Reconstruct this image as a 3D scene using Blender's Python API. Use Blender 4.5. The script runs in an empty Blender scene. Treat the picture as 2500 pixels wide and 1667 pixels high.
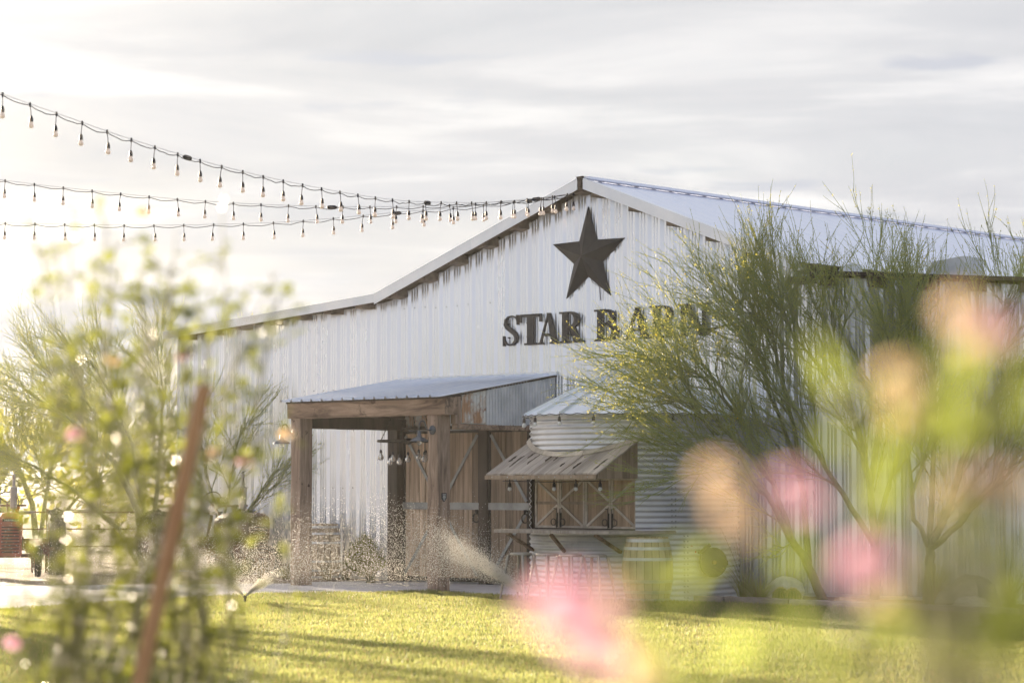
import bpy, math, random
import numpy as np
from mathutils import Vector, Matrix, Quaternion

R = math.radians
rnd = random.Random(7)
sc = bpy.context.scene
col = sc.collection

# ------------------------------------------------------------------ camera
F_PX, HORIZON, CAM_Z = 5880.0, 1185.0, 1.65          # focal length and horizon in 2500-pixel units
PITCH = math.atan((HORIZON - 833.5) / F_PX)
cam = bpy.data.cameras.new('camera')
cam.sensor_width = 36.0
cam.lens = 36.0 * F_PX / 2500.0
cam.clip_start, cam.clip_end = 0.05, 4000
cam.dof.use_dof = True
cam.dof.focus_distance = 37.5
cam.dof.aperture_fstop = 1.8
cam_ob = bpy.data.objects.new('camera', cam)
col.objects.link(cam_ob)
cam_ob.location = (0, 0, CAM_Z)
cam_ob.rotation_euler = (math.pi / 2 + PITCH, 0, 0)
sc.camera = cam_ob

# ------------------------------------------------------------------ light
SUN_EL, SUN_AZ = R(9.4), R(31)                       # azimuth is measured left of the view direction
sun_dir = Vector((-math.sin(SUN_AZ) * math.cos(SUN_EL), math.cos(SUN_AZ) * math.cos(SUN_EL), math.sin(SUN_EL)))
sun = bpy.data.lights.new('sun', 'SUN')
sun.energy, sun.angle, sun.color = 3.3, R(0.6), (1.0, 0.83, 0.61)
sun_ob = bpy.data.objects.new('sun', sun)
col.objects.link(sun_ob)
sun_ob.rotation_euler = sun_dir.to_track_quat('Z', 'Y').to_euler()
sun_ob.location = sun_dir * 80

sc.view_settings.view_transform = 'Standard'
sc.view_settings.look = 'None'
sc.view_settings.gamma = 1.0
sc.view_settings.use_curve_mapping = False
sc.view_settings.exposure = 2.88

world = bpy.data.worlds.new('World')
sc.world = world
world.use_nodes = True
nt = world.node_tree
nt.nodes.clear()


def node(tree, kind, **kw):
    n = tree.nodes.new(kind)
    for k, v in kw.items():
        if k.startswith('i_'):
            n.inputs[k[2:].replace('_', ' ')].default_value = v
        elif isinstance(k, str):
            setattr(n, k, v)
    return n


def math_node(tree, op, a, b=None):
    n = tree.nodes.new('ShaderNodeMath')
    n.operation = op
    for i, v in enumerate((a, b)):
        if v is None:
            continue
        if isinstance(v, (int, float)):
            n.inputs[i].default_value = v
        else:
            tree.links.new(v, n.inputs[i])
    return n.outputs[0]


def mix_col(tree, fac, a, b, mode='MIX'):
    n = tree.nodes.new('ShaderNodeMix')
    n.data_type = 'RGBA'
    n.blend_type = mode
    for i, v in ((0, fac), (6, a), (7, b)):
        if isinstance(v, (int, float, tuple)):
            n.inputs[i].default_value = v if not isinstance(v, tuple) else (v + (1,))[:4]
        else:
            tree.links.new(v, n.inputs[i])
    return n.outputs[2]


def ramp(tree, fac, stops):
    n = tree.nodes.new('ShaderNodeValToRGB')
    e = n.color_ramp.elements
    while len(e) < len(stops):
        e.new(0.5)
    for i, (p, c) in enumerate(stops):
        e[i].position = p
        e[i].color = (c[0], c[1], c[2], 1) if not isinstance(c, (int, float)) else (c, c, c, 1)
    tree.links.new(fac, n.inputs[0])
    return n.outputs[0]


def build_sky():
    L = nt.links.new
    tc = node(nt, 'ShaderNodeTexCoord')
    sky = node(nt, 'ShaderNodeTexSky', sky_type='NISHITA')
    sky.sun_disc = False
    sky.sun_elevation = SUN_EL
    sky.sun_rotation = -SUN_AZ
    sky.dust_density = 2.0
    sky.air_density = 1.0
    sky.ozone_density = 1.0
    sep = node(nt, 'ShaderNodeSeparateXYZ')
    L(tc.outputs['Generated'], sep.inputs[0])
    zz = math_node(nt, 'ADD', math_node(nt, 'MAXIMUM', sep.outputs[2], 0.0), 0.10)
    px = math_node(nt, 'DIVIDE', sep.outputs[0], zz)
    py = math_node(nt, 'DIVIDE', sep.outputs[1], zz)
    cmb = node(nt, 'ShaderNodeCombineXYZ')
    L(px, cmb.inputs[0]); L(py, cmb.inputs[1])
    n1 = node(nt, 'ShaderNodeTexNoise', i_Scale=1.1, i_Detail=7.0, i_Roughness=0.55, i_Distortion=0.6)
    mp = node(nt, 'ShaderNodeMapping')
    mp.inputs['Rotation'].default_value = (0, 0, R(-12))
    mp.inputs['Scale'].default_value = (0.85, 1.5, 1)
    mp.inputs['Location'].default_value = (3.1, 1.4, 0)
    L(cmb.outputs[0], mp.inputs[0]); L(mp.outputs[0], n1.inputs['Vector'])
    n2 = node(nt, 'ShaderNodeTexNoise', i_Scale=0.75, i_Detail=4.0, i_Roughness=0.5, i_Distortion=0.3)
    mp2 = node(nt, 'ShaderNodeMapping')
    mp2.inputs['Location'].default_value = (7.7, 2.3, 4)
    L(cmb.outputs[0], mp2.inputs[0]); L(mp2.outputs[0], n2.inputs['Vector'])
    cover = ramp(nt, n2.outputs[0], [(0.34, 0.80), (0.56, 1.0)])
    tone = ramp(nt, n1.outputs[0], [(0.34, (0.89, 0.915, 0.985)), (0.50, (1.06, 1.07, 1.12)), (0.66, (1.52, 1.50, 1.49))])
    mp3 = node(nt, 'ShaderNodeMapping')
    mp3.inputs['Location'].default_value = (1.7, 5.2, 9)
    mp3.inputs['Scale'].default_value = (1.6, 2.6, 1)
    n3 = node(nt, 'ShaderNodeTexNoise', i_Scale=1.5, i_Detail=6.0, i_Roughness=0.5, i_Distortion=0.2)
    L(cmb.outputs[0], mp3.inputs[0]); L(mp3.outputs[0], n3.inputs['Vector'])
    wisps = ramp(nt, n3.outputs[0], [(0.62, 0.0), (0.70, 0.8)])
    tone = mix_col(nt, wisps, tone, (0.86, 0.90, 1.02))
    dot = node(nt, 'ShaderNodeVectorMath', operation='DOT_PRODUCT')
    L(tc.outputs['Generated'], dot.inputs[0])
    dot.inputs[1].default_value = sun_dir
    d = math_node(nt, 'MAXIMUM', dot.outputs['Value'], 0.0)
    glow = math_node(nt, 'ADD', math_node(nt, 'MULTIPLY', math_node(nt, 'POWER', d, 16.0), 0.38), math_node(nt, 'MULTIPLY', math_node(nt, 'POWER', d, 3.0), 0.02))
    tone = mix_col(nt, 1.0, tone, mix_col(nt, 1.0, glow, (1.0, 0.90, 0.74), 'MULTIPLY'), 'ADD')
    half = math_node(nt, 'ADD', math_node(nt, 'MULTIPLY', dot.outputs['Value'], 0.5), 0.5)
    tone = mix_col(nt, 1.0, tone, mix_col(nt, half, (0.66, 0.73, 0.88), (1.0, 0.985, 0.955)), 'MULTIPLY')   # clouds are duller and bluer away from the sun
    skyc = mix_col(nt, 1.0, sky.outputs[0], (0.20, 0.22, 0.265), 'MULTIPLY')
    out = mix_col(nt, cover, skyc, tone)
    bg = node(nt, 'ShaderNodeBackground', i_Strength=0.10)
    L(out, bg.inputs[0])
    wo = node(nt, 'ShaderNodeOutputWorld')
    L(bg.outputs[0], wo.inputs[0])


build_sky()

# ------------------------------------------------------------------ frames of reference
BARN_A = R(43.3)
BARN_O = (1.12, 39.15)                                # foot of the gable wall below the ridge
UX, UY = math.cos(BARN_A), -math.sin(BARN_A)


def bw(x, y, z=0.0):
    """barn coordinates (x along the wall to the right, y into the barn) to world"""
    return Vector((BARN_O[0] + x * UX + y * math.sin(BARN_A), BARN_O[1] + x * UY + y * math.cos(BARN_A), z))


_c, _s = math.cos(PITCH), math.sin(PITCH)


def at(px, py, Y):
    """point at depth Y seen at a photograph pixel"""
    v = -(py - 833.5) / F_PX
    d = ((px - 1250) / F_PX, _c - v * _s, _s + v * _c)
    t = Y / d[1]
    return Vector((d[0] * t, Y, CAM_Z + d[2] * t))


def on_ground(px, py, z=0.0):
    v = -(py - 833.5) / F_PX
    d = ((px - 1250) / F_PX, _c - v * _s, _s + v * _c)
    t = (z - CAM_Z) / d[2]
    return Vector((d[0] * t, d[1] * t, z))


# ------------------------------------------------------------------ mesh building
class MB:
    def __init__(self):
        self.v, self.f, self.mi = [], [], []

    def add(self, vs, fs, mi=0):
        o = len(self.v)
        self.v.extend(vs)
        for f in fs:
            self.f.append(tuple(i + o for i in f))
            self.mi.append(mi)
        return self

    def box(self, x0, x1, y0, y1, z0, z1, mi=0):
        vs = [(x, y, z) for x in (x0, x1) for y in (y0, y1) for z in (z0, z1)]
        return self.add(vs, [(0, 1, 3, 2), (4, 6, 7, 5), (0, 4, 5, 1), (2, 3, 7, 6), (0, 2, 6, 4), (1, 5, 7, 3)], mi)

    def bar(self, a, b, w, h, up=(0, 0, 1), mi=0):
        """box from a to b, w wide across, h along up"""
        a, b = Vector(a), Vector(b)
        d = (b - a).normalized()
        s = d.cross(Vector(up)).normalized()
        u = s.cross(d)
        vs = []
        for p in (a, b):
            for i in (-1, 1):
                for j in (-1, 1):
                    vs.append(p + s * (i * w / 2) + u * (j * h / 2))
        return self.add([tuple(q) for q in vs], [(0, 1, 3, 2), (4, 6, 7, 5), (0, 4, 5, 1), (2, 3, 7, 6), (0, 2, 6, 4), (1, 5, 7, 3)], mi)

    def tube(self, pts, rad, n=6, caps=True, mi=0):
        pts = [Vector(p) for p in pts]
        if isinstance(rad, (int, float)):
            rad = [rad] * len(pts)
        vs, fs = [], []
        ref = None
        for i, p in enumerate(pts):
            d = (pts[min(i + 1, len(pts) - 1)] - pts[max(i - 1, 0)])
            if d.length < 1e-9:
                d = Vector((0, 0, 1))
            d.normalize()
            if ref is None:
                ref = Vector((0, 0, 1)) if abs(d.z) < 0.9 else Vector((1, 0, 0))
            s = d.cross(ref).normalized()
            u = s.cross(d)
            ref = u
            for k in range(n):
                a = 2 * math.pi * k / n
                q = p + s * (math.cos(a) * rad[i]) + u * (math.sin(a) * rad[i])
                vs.append((q.x, q.y, q.z))
        for i in range(len(pts) - 1):
            for k in range(n):
                a, b = i * n + k, i * n + (k + 1) % n
                fs.append((a, b, b + n, a + n))
        if caps:
            fs.append(tuple(range(n - 1, -1, -1)))
            fs.append(tuple((len(pts) - 1) * n + k for k in range(n)))
        return self.add(vs, fs, mi)

    def lathe(self, prof, n=16, c=(0, 0, 0), axis='z', mi=0, mat=None):
        """prof: list of (radius, height)"""
        vs, fs = [], []
        for r, h in prof:
            for k in range(n):
                a = 2 * math.pi * k / n
                p = Vector((r * math.cos(a), r * math.sin(a), h))
                if axis == 'x':
                    p = Vector((p.z, p.x, p.y))
                elif axis == 'y':
                    p = Vector((p.x, p.z, p.y))
                if mat is not None:
                    p = mat @ p
                vs.append((p.x + c[0], p.y + c[1], p.z + c[2]))
        for i in range(len(prof) - 1):
            for k in range(n):
                a, b = i * n + k, i * n + (k + 1) % n
                fs.append((a, b, b + n, a + n))
        return self.add(vs, fs, mi)

    def prism(self, poly, y0, y1, mi=0):
        """polygon in x,z extruded along y"""
        n = len(poly)
        vs = [(x, y0, z) for x, z in poly] + [(x, y1, z) for x, z in poly]
        fs = [tuple(range(n)), tuple(range(2 * n - 1, n - 1, -1))]
        for i in range(n):
            j = (i + 1) % n
            fs.append((i, i + n, j + n, j))
        return self.add(vs, fs, mi)

    def torus(self, c, r, t, n=24, m=6, axis='z', a0=0, a1=2 * math.pi, mi=0):
        pts = []
        full = abs(a1 - a0 - 2 * math.pi) < 1e-6
        for i in range(n + 1):
            a = a0 + (a1 - a0) * i / n
            x, y = r * math.cos(a), r * math.sin(a)
            if axis == 'z':
                pts.append((c[0] + x, c[1] + y, c[2]))
            elif axis == 'y':
                pts.append((c[0] + x, c[1], c[2] + y))
            else:
                pts.append((c[0], c[1] + x, c[2] + y))
        return self.tube(pts, t, m, caps=not full, mi=mi)

    def build(self, name, mats, parent=None, smooth=False, **tags):
        me = bpy.data.meshes.new(name)
        me.from_pydata(self.v, [], self.f)
        if not isinstance(mats, (list, tuple)):
            mats = [mats]
        for m in mats:
            me.materials.append(m)
        if len(mats) > 1:
            me.polygons.foreach_set('material_index', self.mi)
        if smooth:
            me.polygons.foreach_set('use_smooth', [True] * len(me.polygons))
        me.update()
        return link(name, me, parent, **tags)


def link(name, data, parent=None, **tags):
    o = bpy.data.objects.new(name, data)
    col.objects.link(o)
    if parent is not None:
        o.parent = parent
    for k, v in tags.items():
        if v is not None:
            o[k] = v
    return o


def thing(name, label, category, loc=(0, 0, 0), rotz=0.0, group=None):
    o = link(name, None, label=label, category=category, group=group)
    o.location = loc
    o.rotation_euler = (0, 0, rotz)
    o.empty_display_size = 0.2
    return o


def copy_tree(o, parent=None):
    c = o.copy()
    col.objects.link(c)
    c.parent = parent
    for ch in list(o.children):
        copy_tree(ch, c)
    return c


# ------------------------------------------------------------------ materials
def material(name, c1, c2=None, scale=(1, 1, 1), rough=0.6, metal=0.0, bump=0.0, noise=1.0, detail=5.0, spec=0.5,
             lo=0.35, hi=0.65, transl=0.0, tcol=None, vary=0.0, c3=None, scale3=3.0, lo3=0.5, hi3=0.62, rough2=None, coords='Object', trans=0.0, ior=None, emit=None, dist=0.0):
    m = bpy.data.materials.new(name)
    m.use_nodes = True
    t = m.node_tree
    t.nodes.clear()
    L = t.links.new
    out = node(t, 'ShaderNodeOutputMaterial')
    p = node(t, 'ShaderNodeBsdfPrincipled')
    p.inputs['Roughness'].default_value = rough
    p.inputs['Metallic'].default_value = metal
    p.inputs['Specular IOR Level'].default_value = spec
    p.inputs['Transmission Weight'].default_value = trans
    if ior:
        p.inputs['IOR'].default_value = ior
    if emit:
        p.inputs['Emission Color'].default_value = (*emit[0], 1)
        p.inputs['Emission Strength'].default_value = emit[1]
    colour = None
    if c2 is not None or vary:
        tc = node(t, 'ShaderNodeTexCoord')
        oi = node(t, 'ShaderNodeObjectInfo')
        mp = node(t, 'ShaderNodeMapping')
        mp.inputs['Scale'].default_value = scale
        L(tc.outputs[coords], mp.inputs['Vector'])
        off = node(t, 'ShaderNodeVectorMath', operation='SCALE')
        off.inputs[0].default_value = (17.0, 11.0, 13.0)
        L(oi.outputs['Random'], off.inputs['Scale'])
        add = node(t, 'ShaderNodeVectorMath', operation='ADD')
        L(mp.outputs[0], add.inputs[0]); L(off.outputs[0], add.inputs[1])
        nz = node(t, 'ShaderNodeTexNoise', i_Scale=noise, i_Detail=detail, i_Roughness=0.6, i_Distortion=dist)
        L(add.outputs[0], nz.inputs['Vector'])
        colour = ramp(t, nz.outputs[0], [(lo, c1), (hi, c2 or c1)])
        if c3 is not None:
            n3 = node(t, 'ShaderNodeTexNoise', i_Scale=scale3, i_Detail=6.0, i_Roughness=0.65)
            a3 = node(t, 'ShaderNodeVectorMath', operation='ADD')
            L(tc.outputs[coords], a3.inputs[0]); L(off.outputs[0], a3.inputs[1])
            L(a3.outputs[0], n3.inputs['Vector'])
            f3 = ramp(t, n3.outputs[0], [(lo3, 0.0), (hi3, 1.0)])
            colour = mix_col(t, f3, colour, c3)
            if metal:
                L(math_node(t, 'MULTIPLY', math_node(t, 'SUBTRACT', 1.0, f3), metal), p.inputs['Metallic'])
        if vary:
            hs = node(t, 'ShaderNodeHueSaturation')
            mr = node(t, 'ShaderNodeMapRange')
            mr.inputs['To Min'].default_value = 1.0 - vary
            mr.inputs['To Max'].default_value = 1.0 + vary
            L(oi.outputs['Random'], mr.inputs[0])
            L(mr.outputs[0], hs.inputs['Value'])
            L(colour, hs.inputs['Color'])
            colour = hs.outputs[0]
        L(colour, p.inputs['Base Color'])
        if rough2 is not None:
            L(ramp(t, nz.outputs[0], [(lo, rough), (hi, rough2)]), p.inputs['Roughness'])
        if bump:
            b = node(t, 'ShaderNodeBump', i_Strength=1.0, i_Distance=bump)
            L(nz.outputs[0], b.inputs['Height'])
            L(b.outputs[0], p.inputs['Normal'])
    else:
        p.inputs['Base Color'].default_value = (*c1, 1)
    surf = p.outputs[0]
    if transl:
        tr = node(t, 'ShaderNodeBsdfTranslucent')
        if tcol is not None:
            tr.inputs[0].default_value = (*tcol, 1)
            if colour is not None:
                L(mix_col(t, 0.5, colour, tcol), tr.inputs[0])
        elif colour is not None:
            L(colour, tr.inputs[0])
        mx = node(t, 'ShaderNodeMixShader')
        mx.inputs[0].default_value = transl
        L(surf, mx.inputs[1]); L(tr.outputs[0], mx.inputs[2])
        surf = mx.outputs[0]
    L(surf, out.inputs['Surface'])
    return m


M = {}
M['wall_metal'] = material('galvanised_wall_sheet', (0.88, 0.91, 0.96), (0.94, 0.955, 0.98), scale=(1.2, 1.2, 0.15), rough=0.22, rough2=0.30, metal=0.72, lo=0.3, hi=0.7,
                           vary=0.03, c3=(0.62, 0.60, 0.57), scale3=1.3, lo3=0.64, hi3=1.0)
M['trim'] = material('white_metal_trim', (0.72, 0.76, 0.82), (0.84, 0.86, 0.9), scale=(1.5, 1.5, 1.5), rough=0.38, metal=0.55)
M['roof_metal'] = material('barn_roof_metal', (0.8, 0.84, 0.95), (0.84, 0.87, 0.96), scale=(.5, .5, .5), rough=0.55, metal=0.1)
M['porch_roof'] = material('porch_roof_metal', (0.66, 0.72, 0.84), (0.78, 0.82, 0.9), scale=(1.2, 1.2, 1.2), rough=0.35, metal=0.6)
M['galv'] = material('galvanised_corrugated', (0.6, 0.62, 0.66), (0.74, 0.75, 0.78), scale=(2, 2, 2), rough=0.42, rough2=0.55, metal=0.8, vary=0.06, c3=(0.32, 0.29, 0.26), scale3=3.0, lo3=0.62, hi3=0.9)
M['galv_old'] = material('weathered_corrugated', (0.46, 0.49, 0.53), (0.64, 0.66, 0.7), scale=(3, 3, 3), rough=0.5, metal=0.6, vary=0.08, c3=(0.24, 0.13, 0.07), scale3=3.2, lo3=0.60, hi3=0.8)
M['rusty'] = material('rusty_corrugated', (0.42, 0.25, 0.15), (0.62, 0.63, 0.62), scale=(5, 5, 2.5), rough=0.7, metal=0.25, lo=0.42, hi=0.58, c3=(0.22, 0.09, 0.04), scale3=7, lo3=0.52, hi3=0.66)
M['beam'] = material('rough_sawn_beam', (0.12, 0.075, 0.05), (0.42, 0.3, 0.22), scale=(1.2, 9, 9), rough=0.85, bump=0.02, lo=0.36, hi=0.66, dist=0.9, detail=9, c3=(0.05, 0.028, 0.018), scale3=4, lo3=0.60, hi3=0.70)
M['post'] = material('rough_sawn_post', (0.15, 0.098, 0.07), (0.46, 0.345, 0.27), scale=(9, 9, 0.9), rough=0.85, bump=0.02, lo=0.34, hi=0.66, dist=0.9, detail=9, c3=(0.06, 0.034, 0.022), scale3=5, lo3=0.62, hi3=0.71)
M['door_wood'] = material('reclaimed_door_plank', (0.23, 0.16, 0.108), (0.56, 0.425, 0.31), scale=(16, 16, 0.8), rough=0.8, bump=0.004, lo=0.32, hi=0.66, vary=0.45, dist=0.5, c3=(0.035, 0.02, 0.013), scale3=9, lo3=0.70, hi3=0.75)
M['shutter_wood'] = material('reclaimed_shutter_plank', (0.25, 0.17, 0.11), (0.44, 0.32, 0.215), scale=(20, 20, 1.2), rough=0.8, bump=0.003, lo=0.32, hi=0.66, vary=0.32, dist=0.5)
M['grey_wood'] = material('weathered_grey_wood', (0.22, 0.185, 0.16), (0.46, 0.41, 0.37), scale=(16, 1.6, 1.6), rough=0.9, bump=0.006, lo=0.3, hi=0.7, vary=0.34, dist=0.5)
M['grey_wood_v'] = material('weathered_grey_wood_upright', (0.2, 0.15, 0.11), (0.38, 0.29, 0.22), scale=(14, 14, 1.2), rough=0.9, bump=0.004, lo=0.3, hi=0.7, vary=0.25, dist=0.5)
M['frame_wood'] = material('pale_frame_wood', (0.4, 0.35, 0.285), (0.62, 0.55, 0.47), scale=(7, 7, 7), rough=0.8, vary=0.15)
M['bark'] = material('dark_bark', (0.03, 0.02, 0.015), (0.07, 0.05, 0.04), scale=(8, 8, 8), rough=0.95)
M['purlin'] = material('purlin_wood', (0.12, 0.095, 0.075), (0.24, 0.19, 0.15), scale=(5, 5, 5), rough=0.9, vary=0.2)
M['strap'] = material('grey_steel_strap', (0.26, 0.27, 0.27), (0.38, 0.39, 0.39), scale=(4, 4, 4), rough=0.5, metal=0.5)
M['iron'] = material('dark_iron', (0.022, 0.020, 0.018), (0.05, 0.042, 0.036), scale=(9, 9, 9), rough=0.6, metal=0.3)
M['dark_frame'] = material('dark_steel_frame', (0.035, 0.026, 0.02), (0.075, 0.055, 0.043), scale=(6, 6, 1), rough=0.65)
M['star'] = material('dark_star_metal', (0.03, 0.028, 0.028), (0.045, 0.042, 0.041), scale=(3, 3, 3), rough=0.55, metal=0.0, spec=0.35, c3=(0.30, 0.29, 0.28), scale3=38, lo3=0.74, hi3=0.78)
M['letter'] = material('dark_letter_metal', (0.045, 0.043, 0.042), (0.062, 0.06, 0.058), scale=(4, 4, 4), rough=0.6, metal=0.0, spec=0.3)
M['lamp_blue'] = material('blue_grey_enamel', (0.07, 0.08, 0.10), (0.10, 0.115, 0.14), scale=(9, 9, 9), rough=0.35, metal=0.4)
M['socket'] = material('black_rubber', (0.022, 0.018, 0.024), rough=0.6)
M['bulb_lit'] = material('lit_bulb_glass', (0.72, 0.64, 0.6), rough=0.12, spec=0.7, emit=((1.0, 0.78, 0.62), 0.02), transl=0.2, tcol=(0.85, 0.78, 0.72))
M['bulb'] = material('clear_bulb_glass', (0.92, 0.90, 0.86), rough=0.04, trans=0.85, ior=1.25)
M['bulb_white'] = material('white_bulb', (0.75, 0.76, 0.78), rough=0.2)
M['white_plastic'] = material('white_plastic', (0.72, 0.72, 0.70), rough=0.4)
M['concrete'] = material('pale_concrete', (0.56, 0.53, 0.54), (0.7, 0.67, 0.675), scale=(1.2, 1.2, 1.2), rough=0.75, bump=0.003, noise=2.0, detail=8, c3=(0.30, 0.28, 0.27), scale3=0.8, lo3=0.55, hi3=0.75)
M['dirt'] = material('dry_desert_soil', (0.25, 0.19, 0.125), (0.38, 0.3, 0.21), scale=(.7, .7, .7), rough=0.95, bump=0.01, noise=1.0, detail=9, coords='Object')
M['mulch'] = material('brown_gravel_mulch', (0.16, 0.11, 0.08), (0.34, 0.25, 0.19), scale=(6, 6, 6), rough=0.95, bump=0.02, noise=4, detail=6)
M['turf'] = material('lawn_soil_and_thatch', (0.055, 0.085, 0.018), (0.11, 0.13, 0.032), scale=(1.2, 1.2, 1.2), rough=0.95, bump=0.01, noise=1.4, detail=9)
M['blade'] = material('grass_blade', (0.1, 0.14, 0.035), (0.2, 0.205, 0.065), scale=(.55, .55, .55), rough=0.55, noise=1.5, detail=7, transl=0.6, tcol=(0.46, 0.47, 0.16), spec=0.5)
M['clump'] = material('ornamental_grass_blade', (0.16, 0.22, 0.05), (0.30, 0.34, 0.09), scale=(3, 3, 3), rough=0.5, transl=0.45, tcol=(0.5, 0.5, 0.12))
M['blade_dry'] = material('dry_grass_blade', (0.30, 0.22, 0.10), (0.42, 0.32, 0.16), scale=(2, 2, 2), rough=0.6, transl=0.4, tcol=(0.55, 0.42, 0.2))
M['water'] = material('water_droplet', (0.93, 0.91, 0.88), rough=0.15, transl=0.7, tcol=(0.98, 0.95, 0.90), spec=0.8)
M['pv_bark'] = material('green_bark', (0.19, 0.205, 0.1), (0.29, 0.3, 0.15), scale=(5, 5, 2), rough=0.8, noise=3)
M['pv_twig'] = material('green_twig', (0.23, 0.28, 0.095), (0.34, 0.37, 0.14), scale=(1, 1, 1), rough=0.65, noise=2, transl=0.15, tcol=(0.35, 0.34, 0.09))
M['pv_leaf'] = material('small_yellow_green_leaf', (0.26, 0.32, 0.07), (0.4, 0.42, 0.11), scale=(1, 1, 1), rough=0.5, noise=2, transl=0.5, tcol=(0.75, 0.58, 0.08))
M['pv_flower'] = material('yellow_blossom', (0.75, 0.55, 0.03), rough=0.6, transl=0.4, tcol=(0.9, 0.7, 0.05))
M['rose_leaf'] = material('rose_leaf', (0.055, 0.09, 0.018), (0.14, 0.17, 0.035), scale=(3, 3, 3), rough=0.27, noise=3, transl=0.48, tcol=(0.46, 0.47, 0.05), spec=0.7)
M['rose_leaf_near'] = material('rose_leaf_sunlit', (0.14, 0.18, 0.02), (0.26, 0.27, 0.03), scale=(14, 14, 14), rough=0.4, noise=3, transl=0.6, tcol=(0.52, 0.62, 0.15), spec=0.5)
M['rose_cane'] = material('rose_cane', (0.15, 0.14, 0.06), (0.22, 0.2, 0.085), scale=(6, 6, 6), rough=0.7)
M['petal_pink'] = material('pink_petal', (0.9, 0.58, 0.68), (0.93, 0.68, 0.75), scale=(30, 30, 30), rough=0.6, transl=0.5, tcol=(0.98, 0.66, 0.75))
M['petal_peach'] = material('peach_petal', (0.92, 0.76, 0.58), (0.95, 0.82, 0.66), scale=(30, 30, 30), rough=0.6, transl=0.5, tcol=(0.98, 0.78, 0.55))
M['petal_white'] = material('cream_petal', (0.85, 0.78, 0.66), rough=0.6, transl=0.5, tcol=(0.98, 0.88, 0.7))
M['stake'] = material('rusty_steel_stake', (0.46, 0.22, 0.105), (0.6, 0.33, 0.17), scale=(9, 9, 3), rough=0.8, bump=0.001)
M['tractor_red'] = material('faded_red_paint', (0.30, 0.060, 0.035), (0.46, 0.13, 0.085), scale=(3, 3, 3), rough=0.5, c3=(0.16, 0.06, 0.035), scale3=6, lo3=0.58, hi3=0.75)
M['tractor_green'] = material('faded_brown_paint', (0.10, 0.075, 0.05), (0.17, 0.12, 0.08), scale=(3, 3, 3), rough=0.6)
M['tyre'] = material('tyre_rubber', (0.018, 0.018, 0.020), (0.035, 0.035, 0.037), scale=(6, 6, 6), rough=0.75)
M['rust'] = material('rusted_iron', (0.085, 0.045, 0.03), (0.19, 0.095, 0.06), scale=(8, 8, 8), rough=0.8, metal=0.1)
M['muffler'] = material('grey_muffler', (0.27, 0.26, 0.27), (0.40, 0.37, 0.36), scale=(5, 5, 2), rough=0.5, metal=0.4, c3=(0.22, 0.10, 0.05), scale3=8, lo3=0.55, hi3=0.66)
M['glass'] = material('lamp_glass', (0.75, 0.77, 0.80), rough=0.1, spec=0.8)
M['oak'] = material('barrel_oak', (0.3, 0.23, 0.16), (0.44, 0.36, 0.26), scale=(9, 9, 1.2), rough=0.8, vary=0.14)
M['hoop'] = material('barrel_hoop_steel', (0.42, 0.43, 0.44), (0.55, 0.56, 0.57), scale=(4, 4, 4), rough=0.45, metal=0.7)
M['stool'] = material('bar_stool_metal', (0.3, 0.28, 0.25), (0.42, 0.39, 0.35), scale=(5, 5, 5), rough=0.45, metal=0.6)
M['reel'] = material('dark_hose_reel', (0.028, 0.032, 0.032), (0.045, 0.05, 0.05), scale=(8, 8, 8), rough=0.55)
M['orange'] = material('orange_valve', (0.50, 0.085, 0.035), rough=0.5)
M['brass'] = material('brass', (0.55, 0.40, 0.16), rough=0.35, metal=0.9)
M['boulder'] = material('pale_boulder', (0.42, 0.40, 0.34), (0.60, 0.58, 0.50), scale=(4, 4, 4), rough=0.9, bump=0.01, noise=2, detail=8)
M['boulder_dark'] = material('grey_boulder', (0.20, 0.20, 0.16), (0.33, 0.32, 0.27), scale=(3, 3, 3), rough=0.9, bump=0.01, noise=2, detail=8)
M['boulder_tan'] = material('tan_boulder', (0.36, 0.24, 0.15), (0.50, 0.36, 0.24), scale=(4, 4, 4), rough=0.9, bump=0.01)
M['cactus'] = material('cactus_green', (0.13, 0.15, 0.03), (0.22, 0.21, 0.05), scale=(9, 9, 9), rough=0.7)
M['spine'] = material('cactus_spine', (0.55, 0.45, 0.14), rough=0.5)
M['tie'] = material('old_railway_tie', (0.17, 0.14, 0.13), (0.32, 0.28, 0.26), scale=(2, 9, 9), rough=0.9, bump=0.01, vary=0.25)
M['far_tree'] = material('far_tree_mass', (0.12, 0.14, 0.04), (0.24, 0.25, 0.08), scale=(.6, .6, .6), rough=0.9, transl=0.5, tcol=(0.55, 0.50, 0.12))
M['ephedra'] = material('ephedra_green', (0.12, 0.16, 0.03), (0.20, 0.23, 0.05), scale=(4, 4, 4), rough=0.6, transl=0.35, tcol=(0.45, 0.45, 0.08))
M['plaque'] = material('black_plaque', (0.02, 0.02, 0.025), rough=0.4)
M['plaque_print'] = material('white_print', (0.65, 0.65, 0.65), rough=0.5)
M['cloth_wire'] = material('wire', (0.05, 0.04, 0.05), rough=0.5)


# ================================================================== SETTING
def sheet(name, pts, z, mat, thick=None, **tags):
    m = MB()
    n = len(pts)
    if thick:
        m.add([(p[0], p[1], z) for p in pts] + [(p[0], p[1], z - thick) for p in pts],
              [tuple(range(n))] + [(i, i + n, (i + 1) % n + n, (i + 1) % n) for i in range(n)])
    else:
        m.add([(p[0], p[1], z) for p in pts], [tuple(range(n))])
    return m.build(name, mat, **tags)


def make_ccw(pts):
    a = sum(pts[i][0] * pts[(i + 1) % len(pts)][1] - pts[(i + 1) % len(pts)][0] * pts[i][1] for i in range(len(pts)))
    return pts if a > 0 else pts[::-1]


sheet('ground', [(-600, -60), (600, -60), (600, 1200), (-600, 1200)], 0.0, M['dirt'], kind='structure')

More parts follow.
